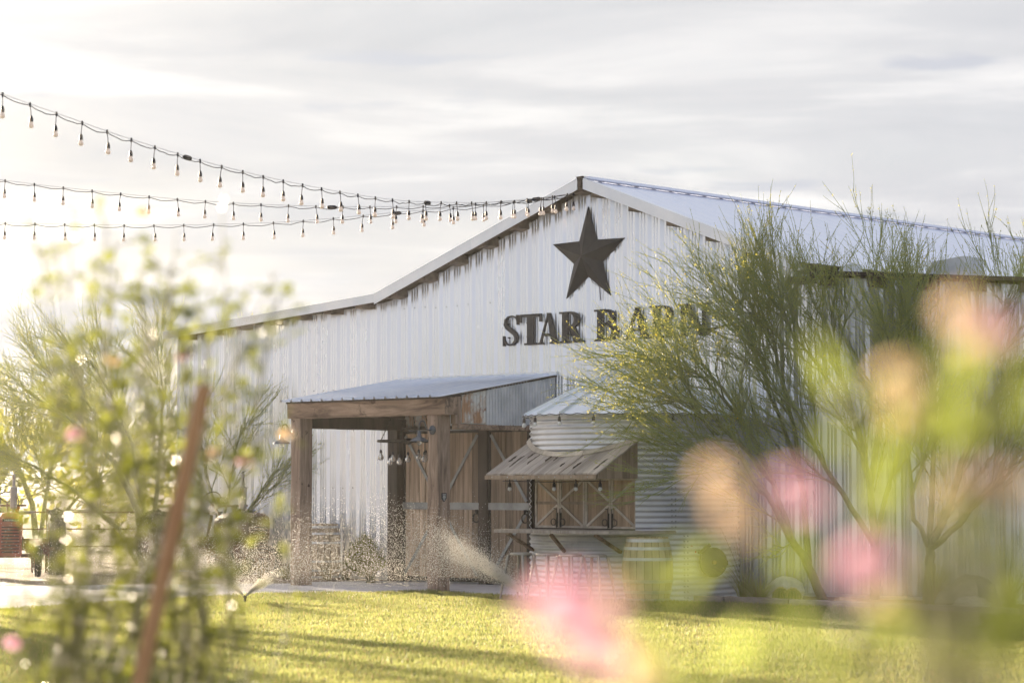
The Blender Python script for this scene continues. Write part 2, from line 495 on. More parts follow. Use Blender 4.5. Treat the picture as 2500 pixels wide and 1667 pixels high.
lawn_edge = [(-16, 29.0), (-10.5, 30.2), (-6.77, 32.0), (-5.2, 34.6), (-3.8, 36.5), (-2.9, 36.95), (-2.19, 36.98), (-1.34, 37.45), (-0.8, 37.0), (-0.31, 36.2), (0.24, 35.5),
             (1.2, 34.9), (2.87, 33.75), (4.64, 32.1), (6.2, 30.6), (9.0, 27.6), (13, 23.4)]
lawn_poly = make_ccw(lawn_edge + [(13, -8), (-16, -8)])
slab = [(-16, 36.6), (-6.77, 40.3), (-3.44, 40.9)] + [tuple(bw(-4.9, -1.6)[:2]), tuple(bw(-4.3, 0.0)[:2]), tuple(bw(1.4, 0.0)[:2]), tuple(bw(4.4, -0.4)[:2]), (3.0, 33.70)]
slab = slab + [(1.2, 34.7), (0.24, 35.3), (-0.31, 36.0), (-1.34, 37.2), (-3.8, 36.3), (-6.77, 31.8), (-16, 28.6)]
sheet('concrete_pavement', make_ccw(slab), 0.006, M['concrete'], kind='structure')
bed = [tuple(bw(4.0, 0)[:2]), tuple(bw(14, 0)[:2]), (13.2, 23.3), (9.0, 27.5), (6.2, 30.5), (4.64, 32.0), (2.87, 33.65), (2.95, 34.3)]
sheet('planting_bed', make_ccw(bed), 0.010, M['mulch'], kind='structure')
sheet('gravel_strip', make_ccw([tuple(bw(*p)[:2]) for p in ((-11.5, 0.0), (-4.35, 0.0), (-4.9, -1.6), (-6.5, -2.4), (-9.0, -2.6), (-11.5, -2.3))]), 0.012, M['mulch'], kind='structure')
sheet('lawn', lawn_poly, 0.016, M['turf'], kind='structure')


def inside(poly, x, y):
    """vectorised point-in-polygon"""
    res = np.zeros(len(x), bool)
    n = len(poly)
    for i in range(n):
        x0, y0 = poly[i]
        x1, y1 = poly[(i + 1) % n]
        if y0 == y1:
            continue
        c = ((y0 > y) != (y1 > y)) & (x < (x1 - x0) * (y - y0) / (y1 - y0) + x0)
        res ^= c
    return res


def grass_blades():
    rng = np.random.default_rng(3)
    n = 620000
    Y = 17.5 + (39 - 17.5) * rng.random(n) ** 1.05
    X = (rng.random(n) * 2 - 1) * (0.235 * Y + 1.2)
    ok = inside(lawn_poly, X, Y)
    X, Y = X[ok], Y[ok]
    n = len(X)
    clump = 0.5 + 0.5 * np.sin(X * 5.1 + 1.7 * np.sin(Y * 2.3)) * np.sin(Y * 3.7 + 1.3 * np.sin(X * 1.9))
    h = (0.026 + 0.030 * rng.random(n)) * (0.75 + 0.5 * clump)
    w = 0.0045 + 0.004 * rng.random(n)
    a = rng.random(n) * math.pi * 2
    lean = 0.022 * rng.random(n) + 0.004
    b = rng.random(n) * math.pi * 2
    v = np.zeros((n, 3, 3), np.float32)
    v[:, 0] = np.stack([X - np.cos(a) * w, Y - np.sin(a) * w, np.full(n, 0.014)], 1)
    v[:, 1] = np.stack([X + np.cos(a) * w, Y + np.sin(a) * w, np.full(n, 0.014)], 1)
    v[:, 2] = np.stack([X + np.cos(b) * lean, Y + np.sin(b) * lean, 0.014 + h], 1)
    me = bpy.data.meshes.new('grass')
    me.vertices.add(n * 3)
    me.vertices.foreach_set('co', v.reshape(-1))
    me.loops.add(n * 3)
    me.loops.foreach_set('vertex_index', np.arange(n * 3, dtype=np.int32))
    me.polygons.add(n)
    me.polygons.foreach_set('loop_start', np.arange(0, n * 3, 3, dtype=np.int32))
    mi = (rng.random(n) < 0.10).astype(np.int32)
    me.materials.append(M['blade']); me.materials.append(M['blade_dry'])
    me.polygons.foreach_set('material_index', mi)
    me.update(calc_edges=True)
    link('grass', me, kind='stuff', label='short sunlit green and yellow grass covering the lawn', category='grass')


grass_blades()

# haze: thin volume added to veil the view like sun glare and lift shadows
hz = bpy.data.materials.new('glare_haze')
hz.use_nodes = True
hz.node_tree.nodes.clear()
_o = node(hz.node_tree, 'ShaderNodeOutputMaterial')
_v = node(hz.node_tree, 'ShaderNodeVolumePrincipled')
_v.inputs['Color'].default_value = (0.97, 0.96, 0.95, 1)
_v.inputs['Density'].default_value = 0.00019
_v.inputs['Anisotropy'].default_value = 0.7
hz.node_tree.links.new(_v.outputs[0], _o.inputs['Volume'])
MB().box(-610, 610, -70, 1210, -1.0, 8.0).build('haze', hz, kind='stuff', label='thin haze added over the farm as a veil of sun glare', category='haze')

# ================================================================== BARN
barn = thing('barn', 'large white metal gabled barn with low side wings and timber porch', 'barn', bw(0, 0), -BARN_A)
AX, AZ = 0.32, 6.58                                   # ridge
LX, LZ = -4.5, 4.95
LEX, LEZ = -10.36, 4.545
RX, RZ = 4.56, 5.00
RLZ = 4.83
REX, REZ = 11.0, 4.27
FY = -0.36                                            # front edge of the roof


def roof_z(x):
    if x <= LX:
        return LZ + (LEZ - LZ) * (x - LX) / (LEX - LX)
    if x <= AX:
        return LZ + (AZ - LZ) * (x - LX) / (AX - LX)
    if x <= RX:
        return AZ + (RZ - AZ) * (x - AX) / (RX - AX)
    return RLZ + (REZ - RLZ) * (x - RX) / (REX - RX)


def rib_profile(x0, w=0.78, pitch=0.26):
    """columns (x, y) of one ribbed sheet; ribs stand proud towards -y"""
    cols = []
    k = 0
    while k * pitch < w - 1e-6:
        b = x0 + k * pitch
        cols += [(b, 0.0), (b + 0.004, 0.0), (b + 0.026, -0.030), (b + 0.050, -0.030), (b + 0.112, 0.0)]
        for q in (0.145, 0.205):
            cols += [(b + q, 0.0), (b + q + 0.010, -0.008), (b + q + 0.020, -0.008), (b + q + 0.030, 0.0)]
        k += 1
    cols.append((x0 + w, 0.0))
    return cols


def wall_sheet(x0, w=0.78, z0=0.06, y=0.0):
    m = MB()
    cols = rib_profile(x0, w)
    # split columns at the roof kinks
    drop = rnd.uniform(-0.008, 0.008)
    vs, fs = [], []
    for x, dy in cols:
        zt = roof_z(x) - (0.075 if x < RX else 0.06) + drop
        vs += [(x, y + dy, z0), (x, y + dy, zt)]
    for i in range(len(cols) - 1):
        fs.append((2 * i, 2 * i + 2, 2 * i + 3, 2 * i + 1))
    m.add(vs, fs)
    return m.build('wall_sheet', M['wall_metal'], barn)


x = -10.30
while x < 10.9:
    wall_sheet(x)
    x += 0.78
# footing, side and back walls
MB().box(-10.32, 10.95, 0.002, 0.10, -0.1, 0.16).build('wall_footing', M['trim'], barn)
m = MB()
cols = rib_profile(0, 20.28)
vs, fs = [], []
for xx, dy in cols:
    vs += [(-10.30 + dy, xx, 0.06), (-10.30 + dy, xx, LEZ - 0.09)]
for i in range(len(cols) - 1):
    fs.append((2 * i, 2 * i + 2, 2 * i + 3, 2 * i + 1))
m.add(vs, fs)
m.build('side_wall', M['wall_metal'], barn)
m = MB().box(10.93, 10.97, 0.05, 20.2, 0.06, REZ - 0.09)
m.build('side_wall', M['wall_metal'], barn)
m = MB()
m.prism([(-10.3, 0.06), (10.95, 0.06), (10.95, REZ - 0.1), (RX, RLZ - 0.1), (RX, RZ - 0.1), (AX, AZ - 0.1), (LX, LZ - 0.1), (-10.3, LEZ - 0.1)], 20.2, 20.26)
m.build('back_wall', M['wall_metal'], barn)
# corner trims
MB().box(-10.345, -10.29, -0.03, 0.03, 0.06, LEZ - 0.08).build('corner_trim', M['trim'], barn)


def roof_slope(xa, za, xb, zb, mat, y0=FY, y1=20.5, pitch=0.45, rib=0.010):
    m = MB()
    vs, fs = [], []
    prof = []
    yy = y0
    while yy < y1:
        prof += [(yy, 0), (yy + 0.02, rib), (yy + 0.045, rib), (yy + 0.065, 0)]
        yy += pitch
    prof.append((y1, 0))
    for yv, h in prof:
        vs += [(xa, yv, za + h), (xb, yv, zb + h)]
    for i in range(len(prof) - 1):
        fs.append((2 * i, 2 * i + 1, 2 * i + 3, 2 * i + 2))
    n = len(vs)
    vs += [(xa, y0, za - 0.02), (xb, y0, zb - 0.02), (xa, y1, za - 0.02), (xb, y1, zb - 0.02)]
    fs += [(n, n + 2, n + 3, n + 1), (0, 1, n + 1, n)]
    m.add(vs, fs)
    m.mi[-2] = 1
    return m.build('roof', [mat, M['purlin']], barn)


roof_slope(AX, AZ, LX, LZ, M['roof_metal'])
roof_slope(LX, LZ - 0.004, LEX, LEZ, M['roof_metal'])
roof_slope(AX, AZ, RX + 0.1, RZ - 0.03, M['roof_metal'])
roof_slope(RX - 0.05, RLZ, REX, REZ, M['roof_metal'])


def fascia(xa, za, xb, zb, h, mat, name='rake_trim', lip=True, y=FY):
    m = MB()
    m.prism([(xa, za + 0.028), (xb, zb + 0.028), (xb, zb + 0.028 - h), (xa, za + 0.028 - h)], y - 0.014, y - 0.002)
    if lip:
        m.prism([(xa, za + 0.0285), (xb, zb + 0.0285), (xb, zb + 0.040), (xa, za + 0.040)], y - 0.018, y + 0.10)
    return m.build(name, mat, barn)


def seg(xa, xb, n, jit=0.006):
    out = []
    for i in range(n):
        a = xa + (xb - xa) * i / n
        b = xa + (xb - xa) * (i + 1) / n
        out.append((a, b))
    return out


for k, (a, b) in enumerate(seg(AX - 0.06, LX, 2)):
    fascia(a, roof_z(a), b, roof_z(b), 0.168, M['trim'], y=FY - 0.003 * (k % 2))
for k, (a, b) in enumerate(seg(LX - 0.002, LEX, 3)):
    fascia(a, roof_z(a), b, roof_z(b), 0.135, M['trim'], y=FY - 0.003 * ((k + 1) % 2))
for k, (a, b) in enumerate(seg(AX + 0.06, RX + 0.06, 2)):
    fascia(a, AZ + (RZ - AZ) * (a - AX) / (RX - AX), b, AZ + (RZ - AZ) * (b - AX) / (RX - AX), 0.168, M['trim'], y=FY - 0.003 * (k % 2))
fascia(RX + 0.10, roof_z(RX + 0.1), REX, REZ, 0.055, M['dark_frame'], lip=False)
m = MB()
m.prism([(AX - 0.065, AZ + 0.045), (AX + 0.065, AZ + 0.05), (AX + 0.012, AZ - 0.13), (AX - 0.012, AZ - 0.13)], FY - 0.03, FY + 0.02)
m.build('ridge_cap_end', M['dark_frame'], barn)
MB().box(AX - 0.14, AX + 0.14, FY + 0.03, 20.4, AZ + 0.006, AZ + 0.045).build('ridge_cap', M['roof_metal'], barn)
# purlin ends under the overhang
k = 0
for xx in [AX - 0.12 - 0.72 * i for i in range(0, 7)]:
    zt = roof_z(xx) - 0.03
    sl = (AZ - LZ) / (AX - LX)
    m = MB()
    m.prism([(xx - 0.10, zt - 0.10 * sl - 0.005), (xx + 0.10, zt + 0.10 * sl - 0.005), (xx + 0.12, zt - 0.115), (xx - 0.06, zt - 0.15)], FY + 0.05, 0.3)
    m.build('purlin', M['purlin'], barn)
for xx in [LX - 0.45 - 0.82 * i for i in range(0, 7)]:
    zt = roof_z(xx) - 0.025
    MB().box(xx - 0.09, xx + 0.09, FY + 0.05, 0.3, zt - 0.13, zt - 0.008).build('purlin', M['purlin'], barn)
for xx in [AX + 0.35 + 0.78 * i for i in range(0, 6)]:
    zt = roof_z(xx) - 0.05
    MB().box(xx - 0.16, xx + 0.16, FY + 0.05, 0.3, zt - 0.115, zt - 0.02).build('purlin', M['purlin'], barn)
for xx in [RX + 0.5 + 0.85 * i for i in range(0, 7)]:
    zt = roof_z(xx) - 0.03
    MB().box(xx - 0.06, xx + 0.06, FY + 0.05, 0.3, zt - 0.15, zt - 0.01).build('purlin', M['purlin'], barn)
# screws in rows
m = MB()
for zrow in (1.61, 3.35, 4.72):
    xx = -10.1
    while xx < 8.5:
        if zrow < roof_z(xx) - 0.3 and not (-4.4 < xx < -0.2 and 2.2 < zrow < 2.9):
            zz = zrow + rnd.uniform(-0.012, 0.012)
            m.box(xx - 0.007, xx + 0.007, -0.012, 0.0, zz - 0.007, zz + 0.007)
        xx += rnd.choice((0.26, 0.26, 0.13))
m2 = m.build('screws', M['iron'], barn, kind='stuff')
# rooftop boxes on the right wing
for px0, w, h, d in ((6.95, 0.62, 0.30, 0.5), (5.15, 0.26, 0.16, 0.3)):
    z = roof_z(px0)
    MB().prism([(px0 - w / 2, z + 0.02), (px0 + w / 2, z + 0.02), (px0 + w / 2 - 0.03, z + h), (px0 - w / 2 + 0.06, z + h - 0.05)], 0.1, 0.1 + d).build('roof_vent', M['galv_old'], barn)

# ---------------------------------------------------------------- porch
PZ0, PZ1 = 3.045, 3.47
PY0 = -2.66
PXL, PXR = -4.25, -0.50


def porch_z(y):
    return PZ1 + (PZ0 - PZ1) * y / PY0


def porch_sheet(x0, x1):
    m = MB()
    prof = []
    xx = x0
    while xx < x1 - 1e-6:
        prof += [(xx, 0), (xx + 0.016, 0.036), (xx + 0.046, 0.036), (xx + 0.062, 0), (xx + 0.11, 0.0), (xx + 0.118, 0.006), (xx + 0.134, 0.006), (xx + 0.142, 0), (xx + 0.19, 0.0), (xx + 0.198, 0.006), (xx + 0.214, 0.006), (xx + 0.222, 0)]
        xx += 0.2586
    prof.append((x1, 0))
    vs, fs = [], []
    for a, h in prof:
        vs += [(a, PY0 - 0.10, porch_z(PY0 - 0.10) + h), (a, -0.004, PZ1 + h)]
    for i in range(len(prof) - 1):
        fs.append((2 * i, 2 * i + 2, 2 * i + 3, 2 * i + 1))
    m.add(vs, fs)
    return m.build('porch_roof_sheet', M['porch_roof'], barn)


n = 5
for i in range(n):
    porch_sheet(PXL + (PXR - PXL) * i / n, PXL + (PXR - PXL) * (i + 1) / n)
# decking below the sheets, dark
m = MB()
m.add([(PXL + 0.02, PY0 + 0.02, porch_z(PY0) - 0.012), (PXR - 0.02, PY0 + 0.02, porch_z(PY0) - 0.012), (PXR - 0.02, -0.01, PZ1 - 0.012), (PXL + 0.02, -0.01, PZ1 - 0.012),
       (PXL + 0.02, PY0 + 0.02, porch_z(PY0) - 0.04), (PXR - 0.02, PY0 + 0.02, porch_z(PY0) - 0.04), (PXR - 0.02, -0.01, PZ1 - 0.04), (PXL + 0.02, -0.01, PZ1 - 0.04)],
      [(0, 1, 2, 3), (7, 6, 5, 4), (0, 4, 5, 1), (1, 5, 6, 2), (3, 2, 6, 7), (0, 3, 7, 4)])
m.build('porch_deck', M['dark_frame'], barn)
MB().box(PXL, PXR, -0.035, -0.006, PZ1 - 0.02, PZ1 + 0.05).build('porch_flashing', M['trim'], barn)


def rough_beam(name, x0, x1, y0, y1, z0, z1, axis, mat, segs=14, amp=0.006):
    """timber with slightly uneven faces"""
    m = MB()
    vs, fs = [], []
    a0, a1 = {'x': (x0, x1), 'y': (y0, y1), 'z': (z0, z1)}[axis]
    bev = 0.012
    for i in range(segs + 1):
        t = a0 + (a1 - a0) * i / segs
        if axis == 'x':
            p0, p1, q0, q1 = y0, y1, z0, z1
        elif axis == 'y':
            p0, p1, q0, q1 = x0, x1, z0, z1
        else:
            p0, p1, q0, q1 = x0, x1, y0, y1
        j = lambda: rnd.uniform(-amp, amp)
        ring = [(p0 + bev + j(), q0 + j()), (p1 - bev + j(), q0 + j()), (p1 + j(), q0 + bev + j()), (p1 + j(), q1 - bev + j()),
                (p1 - bev + j(), q1 + j()), (p0 + bev + j(), q1 + j()), (p0 + j(), q1 - bev + j()), (p0 + j(), q0 + bev + j())]
        for p, q in ring:
            vs.append((t, p, q) if axis == 'x' else (p, t, q) if axis == 'y' else (p, q, t))
    for i in range(segs):
        for k in range(8):
            a, b = i * 8 + k, i * 8 + (k + 1) % 8
            fs.append((a, b, b + 8, a + 8))
    fs.append(tuple(range(7, -1, -1)))
    fs.append(tuple(segs * 8 + k for k in range(8)))
    m.add(vs, fs)
    return m.build(name, mat, barn)


rough_beam('porch_post', -0.92, -0.685, -2.60, -2.32, 0.0, 2.765, 'z', M['post'])
rough_beam('porch_post', -4.15, -3.915, -2.60, -2.32, 0.0, 2.765, 'z', M['post'])
rough_beam('porch_beam', -4.20, -0.50, -2.63, -2.34, 2.76, 3.03, 'x', M['beam'], segs=20)
rough_beam('side_beam', -4.12, -3.95, -2.335, -0.06, 2.60, 2.80, 'y', M['dark_frame'])
rough_beam('side_beam', -0.64, -0.53, -2.335, -0.06, 2.535, 2.62, 'y', M['beam'])
MB().box(-0.66, -0.56, -2.335, -2.21, 2.62, 3.05).build('corner_board', M['post'], barn)
MB().prism([(-4.10, 2.80), (-3.97, 2.80), (-3.97, 3.0), (-4.10, 3.0)], -2.33, -0.06).build('side_board', M['dark_frame'], barn)
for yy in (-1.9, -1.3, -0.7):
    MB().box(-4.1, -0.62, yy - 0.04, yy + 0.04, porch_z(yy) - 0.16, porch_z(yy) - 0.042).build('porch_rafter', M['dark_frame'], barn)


def corrugated(name, u0, u1, zlo, zhi, make, mat, parent, pitch=0.068, amp=0.011):
    """upright corrugations along u; make(u, d) -> (x, y); zlo/zhi functions of u"""
    m = MB()
    n = max(2, int(abs(u1 - u0) / pitch * 6))
    vs, fs = [], []
    for i in range(n + 1):
        u = u0 + (u1 - u0) * i / n
        d = amp * math.sin(2 * math.pi * u / pitch)
        xx, yy = make(u, d)
        vs += [(xx, yy, zlo(u)), (xx, yy, zhi(u))]
    for i in range(n):
        fs.append((2 * i, 2 * i + 2, 2 * i + 3, 2 * i + 1))
    m.add(vs, fs)
    return m.build(name, mat, parent, smooth=True)


xs = -0.545
corrugated('rusty_sheet', -2.21, -1.64, lambda u: 2.635 - 0.01 * (u + 2.2), lambda u: porch_z(u) - 0.005, lambda u, d: (xs + d, u), M['rusty'], barn)
corrugated('corrugated_sheet', -1.65, -0.72, lambda u: 2.612, lambda u: porch_z(u) - 0.005, lambda u, d: (xs + 0.016 + d, u), M['galv_old'], barn)
corrugated('corrugated_sheet', -0.73, -0.01, lambda u: 2.63, lambda u: porch_z(u) - 0.005, lambda u, d: (xs + d, u), M['galv_old'], barn)
corrugated('corrugated_sheet', -4.0, -3.05, lambda u: 2.66, lambda u: 3.38, lambda u, d: (u, -0.115 + d), M['rusty'], barn)
corrugated('corrugated_sheet', -3.04, -0.62, lambda u: 2.66, lambda u: 3.38, lambda u, d: (u, -0.118 + d), M['galv_old'], barn)

# ---------------------------------------------------------------- barn doors
MB().box(-4.22, -3.985, -0.30, -0.02, 0.0, 2.66).build('door_jamb', M['dark_frame'], barn)
MB().box(-2.12, -1.935, -0.20, -0.02, 0.0, 2.60).build('door_jamb', M['dark_frame'], barn)
MB().box(-4.22, 0.02, -0.21, -0.03, 2.605, 2.66).build('door_track', M['iron'], barn)
MB().box(-0.06, 0.06, -0.20, -0.02, 0.0, 2.60).build('door_jamb', M['dark_frame'], barn)


def barn_door(x0, x1, flip, ring=None):
    z0, z1, yb = 0.03, 2.585, -0.125
    m = MB()                                          # steel frame behind and round the planks
    w = 0.045
    m.box(x0, x0 + w, yb - 0.035, yb + 0.02, z0, z1).box(x1 - w, x1, yb - 0.035, yb + 0.02, z0, z1)
    m.box(x0 + w, x1 - w, yb - 0.035, yb + 0.02, z1 - w, z1).box(x0 + w, x1 - w, yb - 0.035, yb + 0.02, z0, z0 + 0.07)
    d = m.build('barn_door', M['iron'], barn)
    # planks of uneven width
    xs_, ws = x0 + w, []
    tot = x1 - x0 - 2 * w
    ws = [rnd.uniform(0.7, 1.3) for _ in range(5)]
    k = tot / sum(ws)
    for q in ws:
        off = rnd.uniform(-0.006, 0.006)
        MB().box(xs_ + 0.005, xs_ + q * k - 0.005, yb - 0.018 + off, yb + 0.015, z0 + 0.07, z1 - w).build('plank', M['door_wood'], d)
        xs_ += q * k
    m = MB().box(x0 + 0.002, x1 - 0.002, yb - 0.044, yb - 0.036, 1.245, 1.365)
    m.build('strap', M['strap'], d)
    a, b = (x0 + 0.06, x1 - 0.05) if not flip else (x1 - 0.06, x0 + 0.05)
    for za, zb in ((2.50, 1.39), (0.14, 1.22)):
        MB().bar((a, yb - 0.040, za), (b, yb - 0.040, zb), 0.012, 0.055, up=(0, -1, 0) if False else (0.3, 0, 1)).build('brace', M['strap'], d)
    if ring:
        m = MB().torus((ring, yb - 0.06, 1.11), 0.075, 0.011, axis='y', n=20)
        m.box(ring - 0.02, ring + 0.02, yb - 0.07, yb - 0.03, 1.17, 1.25)
        m.build('ring_handle', M['iron'], d)
    return d


barn_door(-3.98, -3.055, False)
barn_door(-3.05, -2.125, True, ring=-2.19)
barn_door(-1.93, -1.005, False, ring=-1.07)
barn_door(-1.0, -0.065, True)

# ================================================================== STAR AND LETTERING ON THE GABLE
star = thing('barn_star', 'large dark five pointed metal star high on the gable wall', 'star', bw(0.205, -0.03, 5.36), -BARN_A)
m = MB()
Ro, Ri, P = 0.815, 0.325, 0.17
pts = []
for k in range(10):
    a = math.pi / 2 + k * math.pi / 5
    r = Ro if k % 2 == 0 else Ri
    pts.append((r * math.cos(a), -0.02, r * math.sin(a)))
pts_b = [(p[0], 0.0, p[2]) for p in pts]
m.add(pts + [(0, -0.02 - P, 0)] + pts_b, [(10, k, (k + 1) % 10) for k in range(10)] + [(k, 11 + k, 11 + (k + 1) % 10, (k + 1) % 10) for k in range(10)])
m.build('star_face', M['star'], star)
MB().tube([(0.02, 0.0, -0.3), (0.1, -0.03, -0.42), (0.24, -0.02, -0.5), (0.25, 0.0, -0.72)], 0.006, 5).build('hanging_wire', M['cloth_wire'], star)

sign = thing('sign_lettering', 'dark metal serif letters reading STAR BARN on white gable wall', 'sign', bw(0.4, -0.04, 3.975), -BARN_A)


def letter(ch, x0, x1, z0=0.0, h=0.51, y=0.0):
    """bold slab-serif letter cut from plate, standing off the wall"""
    m = MB()
    W = x1 - x0
    lay = [0]
    yf, yb = -0.032, -0.004

    def poly(p):
        e = 0.0008 * lay[0]
        lay[0] += 1
        m.prism([(x0 + a * W, z0 + b * h) for a, b in p], yf - e, yb + e)

    def rect(a, b, c, d):
        poly([(a, c), (b, c), (b, d), (a, d)])

    def band(outer, inner):
        n_ = len(outer)
        for i in range(n_ - 1):
            poly([outer[i], outer[i + 1], inner[i + 1], inner[i]])
    if ch == 'T':
        rect(0.0, 1.0, 0.91, 1.0); rect(0.35, 0.65, 0.0, 0.92); rect(0.22, 0.78, 0.0, 0.06)
        rect(0.0, 0.07, 0.74, 0.92); rect(0.93, 1.0, 0.74, 0.92)
    elif ch == 'A':
        poly([(0.02, 0), (0.13, 0), (0.52, 0.98), (0.46, 1.0)])
        poly([(0.42, 1.0), (0.60, 1.0), (0.99, 0), (0.68, 0)])
        rect(0.22, 0.74, 0.26, 0.34); rect(-0.05, 0.25, 0.0, 0.055); rect(0.58, 1.06, 0.0, 0.055)
    elif ch == 'N':
        rect(0.10, 0.22, 0.0, 1.0); rect(0.80, 0.91, 0.0, 1.0); poly([(0.08, 1.0), (0.36, 1.0), (0.91, 0.0), (0.72, 0.0)])
        rect(0.0, 0.34, 0.94, 1.0); rect(0.0, 0.32, 0.0, 0.06); rect(0.68, 1.02, 0.94, 1.0)
    elif ch in 'RB':
        rect(0.12, 0.38, 0.0, 1.0); rect(0.0, 0.40, 0.94, 1.0); rect(0.0, 0.50, 0.0, 0.06)
        n_ = 12
        if ch == 'R':
            o = [(0.46 + 0.42 * math.sin(math.pi * i / n_), 0.735 + 0.265 * math.cos(math.pi * i / n_)) for i in range(n_ + 1)]
            q = [(0.44 + 0.20 * math.sin(math.pi * i / n_), 0.735 + 0.205 * math.cos(math.pi * i / n_)) for i in range(n_ + 1)]
            rect(0.36, 0.48, 0.94, 1.0); rect(0.36, 0.48, 0.47, 0.53)
            band(o, q)
            poly([(0.40, 0.50), (0.64, 0.52), (0.93, 0.0), (0.66, 0.0)])
            rect(0.62, 1.02, 0.0, 0.055)
        else:
            o = [(0.46 + 0.40 * math.sin(math.pi * i / n_), 0.755 + 0.245 * math.cos(math.pi * i / n_)) for i in range(n_ + 1)]
            q = [(0.44 + 0.20 * math.sin(math.pi * i / n_), 0.755 + 0.185 * math.cos(math.pi * i / n_)) for i in range(n_ + 1)]
            band(o, q)
            o = [(0.46 + 0.50 * math.sin(math.pi * i / n_), 0.27 + 0.27 * math.cos(math.pi * i / n_)) for i in range(n_ + 1)]
            q = [(0.44 + 0.27 * math.sin(math.pi * i / n_), 0.27 + 0.21 * math.cos(math.pi * i / n_)) for i in range(n_ + 1)]
            band(o, q)
            rect(0.36, 0.48, 0.94, 1.0); rect(0.36, 0.48, 0.485, 0.55); rect(0.36, 0.48, 0.0, 0.06)
    elif ch == 'S':
        # spine as one swept stroke whose width varies
        cl = [(0.86, 0.80), (0.78, 0.92), (0.58, 0.975), (0.36, 0.945), (0.20, 0.84), (0.18, 0.71), (0.30, 0.60), (0.52, 0.50), (0.74, 0.39), (0.83, 0.27), (0.79, 0.14), (0.62, 0.045), (0.40, 0.025), (0.22, 0.08), (0.12, 0.20)]
        wd = [0.03, 0.05, 0.05, 0.09, 0.15, 0.19, 0.20, 0.20, 0.20, 0.20, 0.16, 0.09, 0.05, 0.05, 0.03]
        o, q = [], []
        for i in range(len(cl)):
            a = Vector(cl[max(i - 1, 0)]); b = Vector(cl[min(i + 1, len(cl) - 1)])
            d = (b - a)
            d = Vector((d.x * W, d.y * h)).normalized()
            nrm = Vector((-d.y, d.x))
            ww = wd[i] * 0.39 / 2
            o.append((cl[i][0] + nrm.x * ww / W, cl[i][1] + nrm.y * ww / h))
            q.append((cl[i][0] - nrm.x * ww / W, cl[i][1] - nrm.y * ww / h))
        band(o, q)
        poly([(0.84, 1.0), (0.93, 1.0), (0.93, 0.68), (0.87, 0.68)])
        poly([(0.06, 0.0), (0.14, 0.0), (0.12, 0.33), (0.06, 0.33)])
    # stand-off pins
    m.box(x0 + 0.3 * W, x0 + 0.34 * W, -0.02, 0.03, z0 + 0.25 * h, z0 + 0.29 * h).box(x0 + 0.3 * W, x0 + 0.34 * W, -0.02, 0.03, z0 + 0.7 * h, z0 + 0.74 * h)
    return m.build('letter', M['letter'], sign)


for ch, a, b in (('S', -1.70, -1.31), ('T', -1.30, -0.82), ('A', -0.87, -0.44), ('R', -0.41, 0.10), ('B', 0.35, 0.88), ('A', 1.00, 1.50), ('R', 1.52, 2.06), ('N', 2.10, 2.70)):
    letter(ch, a - 0.4, b - 0.4)


# ================================================================== LAMPS AND CHANDELIER
def gooseneck(xb, label):
    t = thing('gooseneck_lamp', label, 'wall lamp', bw(xb, -2.604, 2.52), -BARN_A, 'gooseneck lamps on the porch posts')
    MB().lathe([(0.001, -0.045), (0.035, -0.04), (0.07, -0.015), (0.075, 0.0), (0.001, 0.0)], 18, axis='y').build('base_plate', M['lamp_blue'], t, smooth=True)
    pts = []
    for i in range(15):
        a = math.pi * i / 14
        pts.append((0, -0.20 - 0.075 * math.cos(math.pi - a) * -1 * -1, 0.06 + 0.10 * math.sin(a)))
    arm = [(0, -0.02, -0.01), (0, -0.10, 0.0), (0, -0.145, 0.03)] + [(0, -0.22 + 0.07 * math.cos(a), 0.055 + 0.085 * math.sin(a)) for a in [math.pi * i / 10 for i in range(11)]] + [(0, -0.29, -0.02)]
    MB().tube(arm, 0.011, 8).build('arm', M['lamp_blue'], t, smooth=True)
    sh = MB().lathe([(0.012, -0.01), (0.028, -0.03), (0.035, -0.10), (0.05, -0.115), (0.10, -0.135), (0.145, -0.175), (0.148, -0.18), (0.10, -0.142), (0.04, -0.118)], 22, c=(0, -0.29, 0)).build('shade', M['lamp_blue'], t, smooth=True)
    MB().lathe([(0.001, -0.25), (0.02, -0.246), (0.036, -0.222), (0.038, -0.20), (0.026, -0.165), (0.02, -0.13)], 14, c=(0, -0.29, 0)).build('bulb', M['bulb'], t, smooth=True)


gooseneck(-0.80, 'blue grey gooseneck lamp on the right porch post')
gooseneck(-4.04, 'gooseneck lamp on the left porch post behind leaves')

ch = thing('chandelier', 'wheel shaped chandelier with hanging glass bulbs under the porch roof', 'chandelier', bw(-2.42, -1.55, 2.38), -BARN_A)
m = MB().torus((0, 0, 0), 0.50, 0.022, n=36, m=6)
for k in range(3):
    a = k * math.pi / 3
    m.bar((-0.49 * math.cos(a), -0.49 * math.sin(a), 0), (0.49 * math.cos(a), 0.49 * math.sin(a), 0), 0.03, 0.02)
m.lathe([(0.001, 0.05), (0.05, 0.045), (0.06, 0), (0.05, -0.05), (0.001, -0.06)], 14)
m.build('wheel', M['iron'], ch)
for k in range(4):
    a = 0.5 + k * math.pi / 2
    x0_, y0_ = 0.48 * math.cos(a), 0.48 * math.sin(a)
    top = (x0_ * 0.35, y0_ * 0.35, 0.66)
    m = MB()
    for i in range(22):
        f0, f1 = i / 22, (i + 1.25) / 22
        p = [Vector((x0_, y0_, 0)).lerp(Vector(top), f) for f in (f0, min(f1, 1))]
        m.bar(p[0], p[1], 0.004 if i % 2 else 0.016, 0.016 if i % 2 else 0.004)
    m.build('chain', M['iron'], ch)
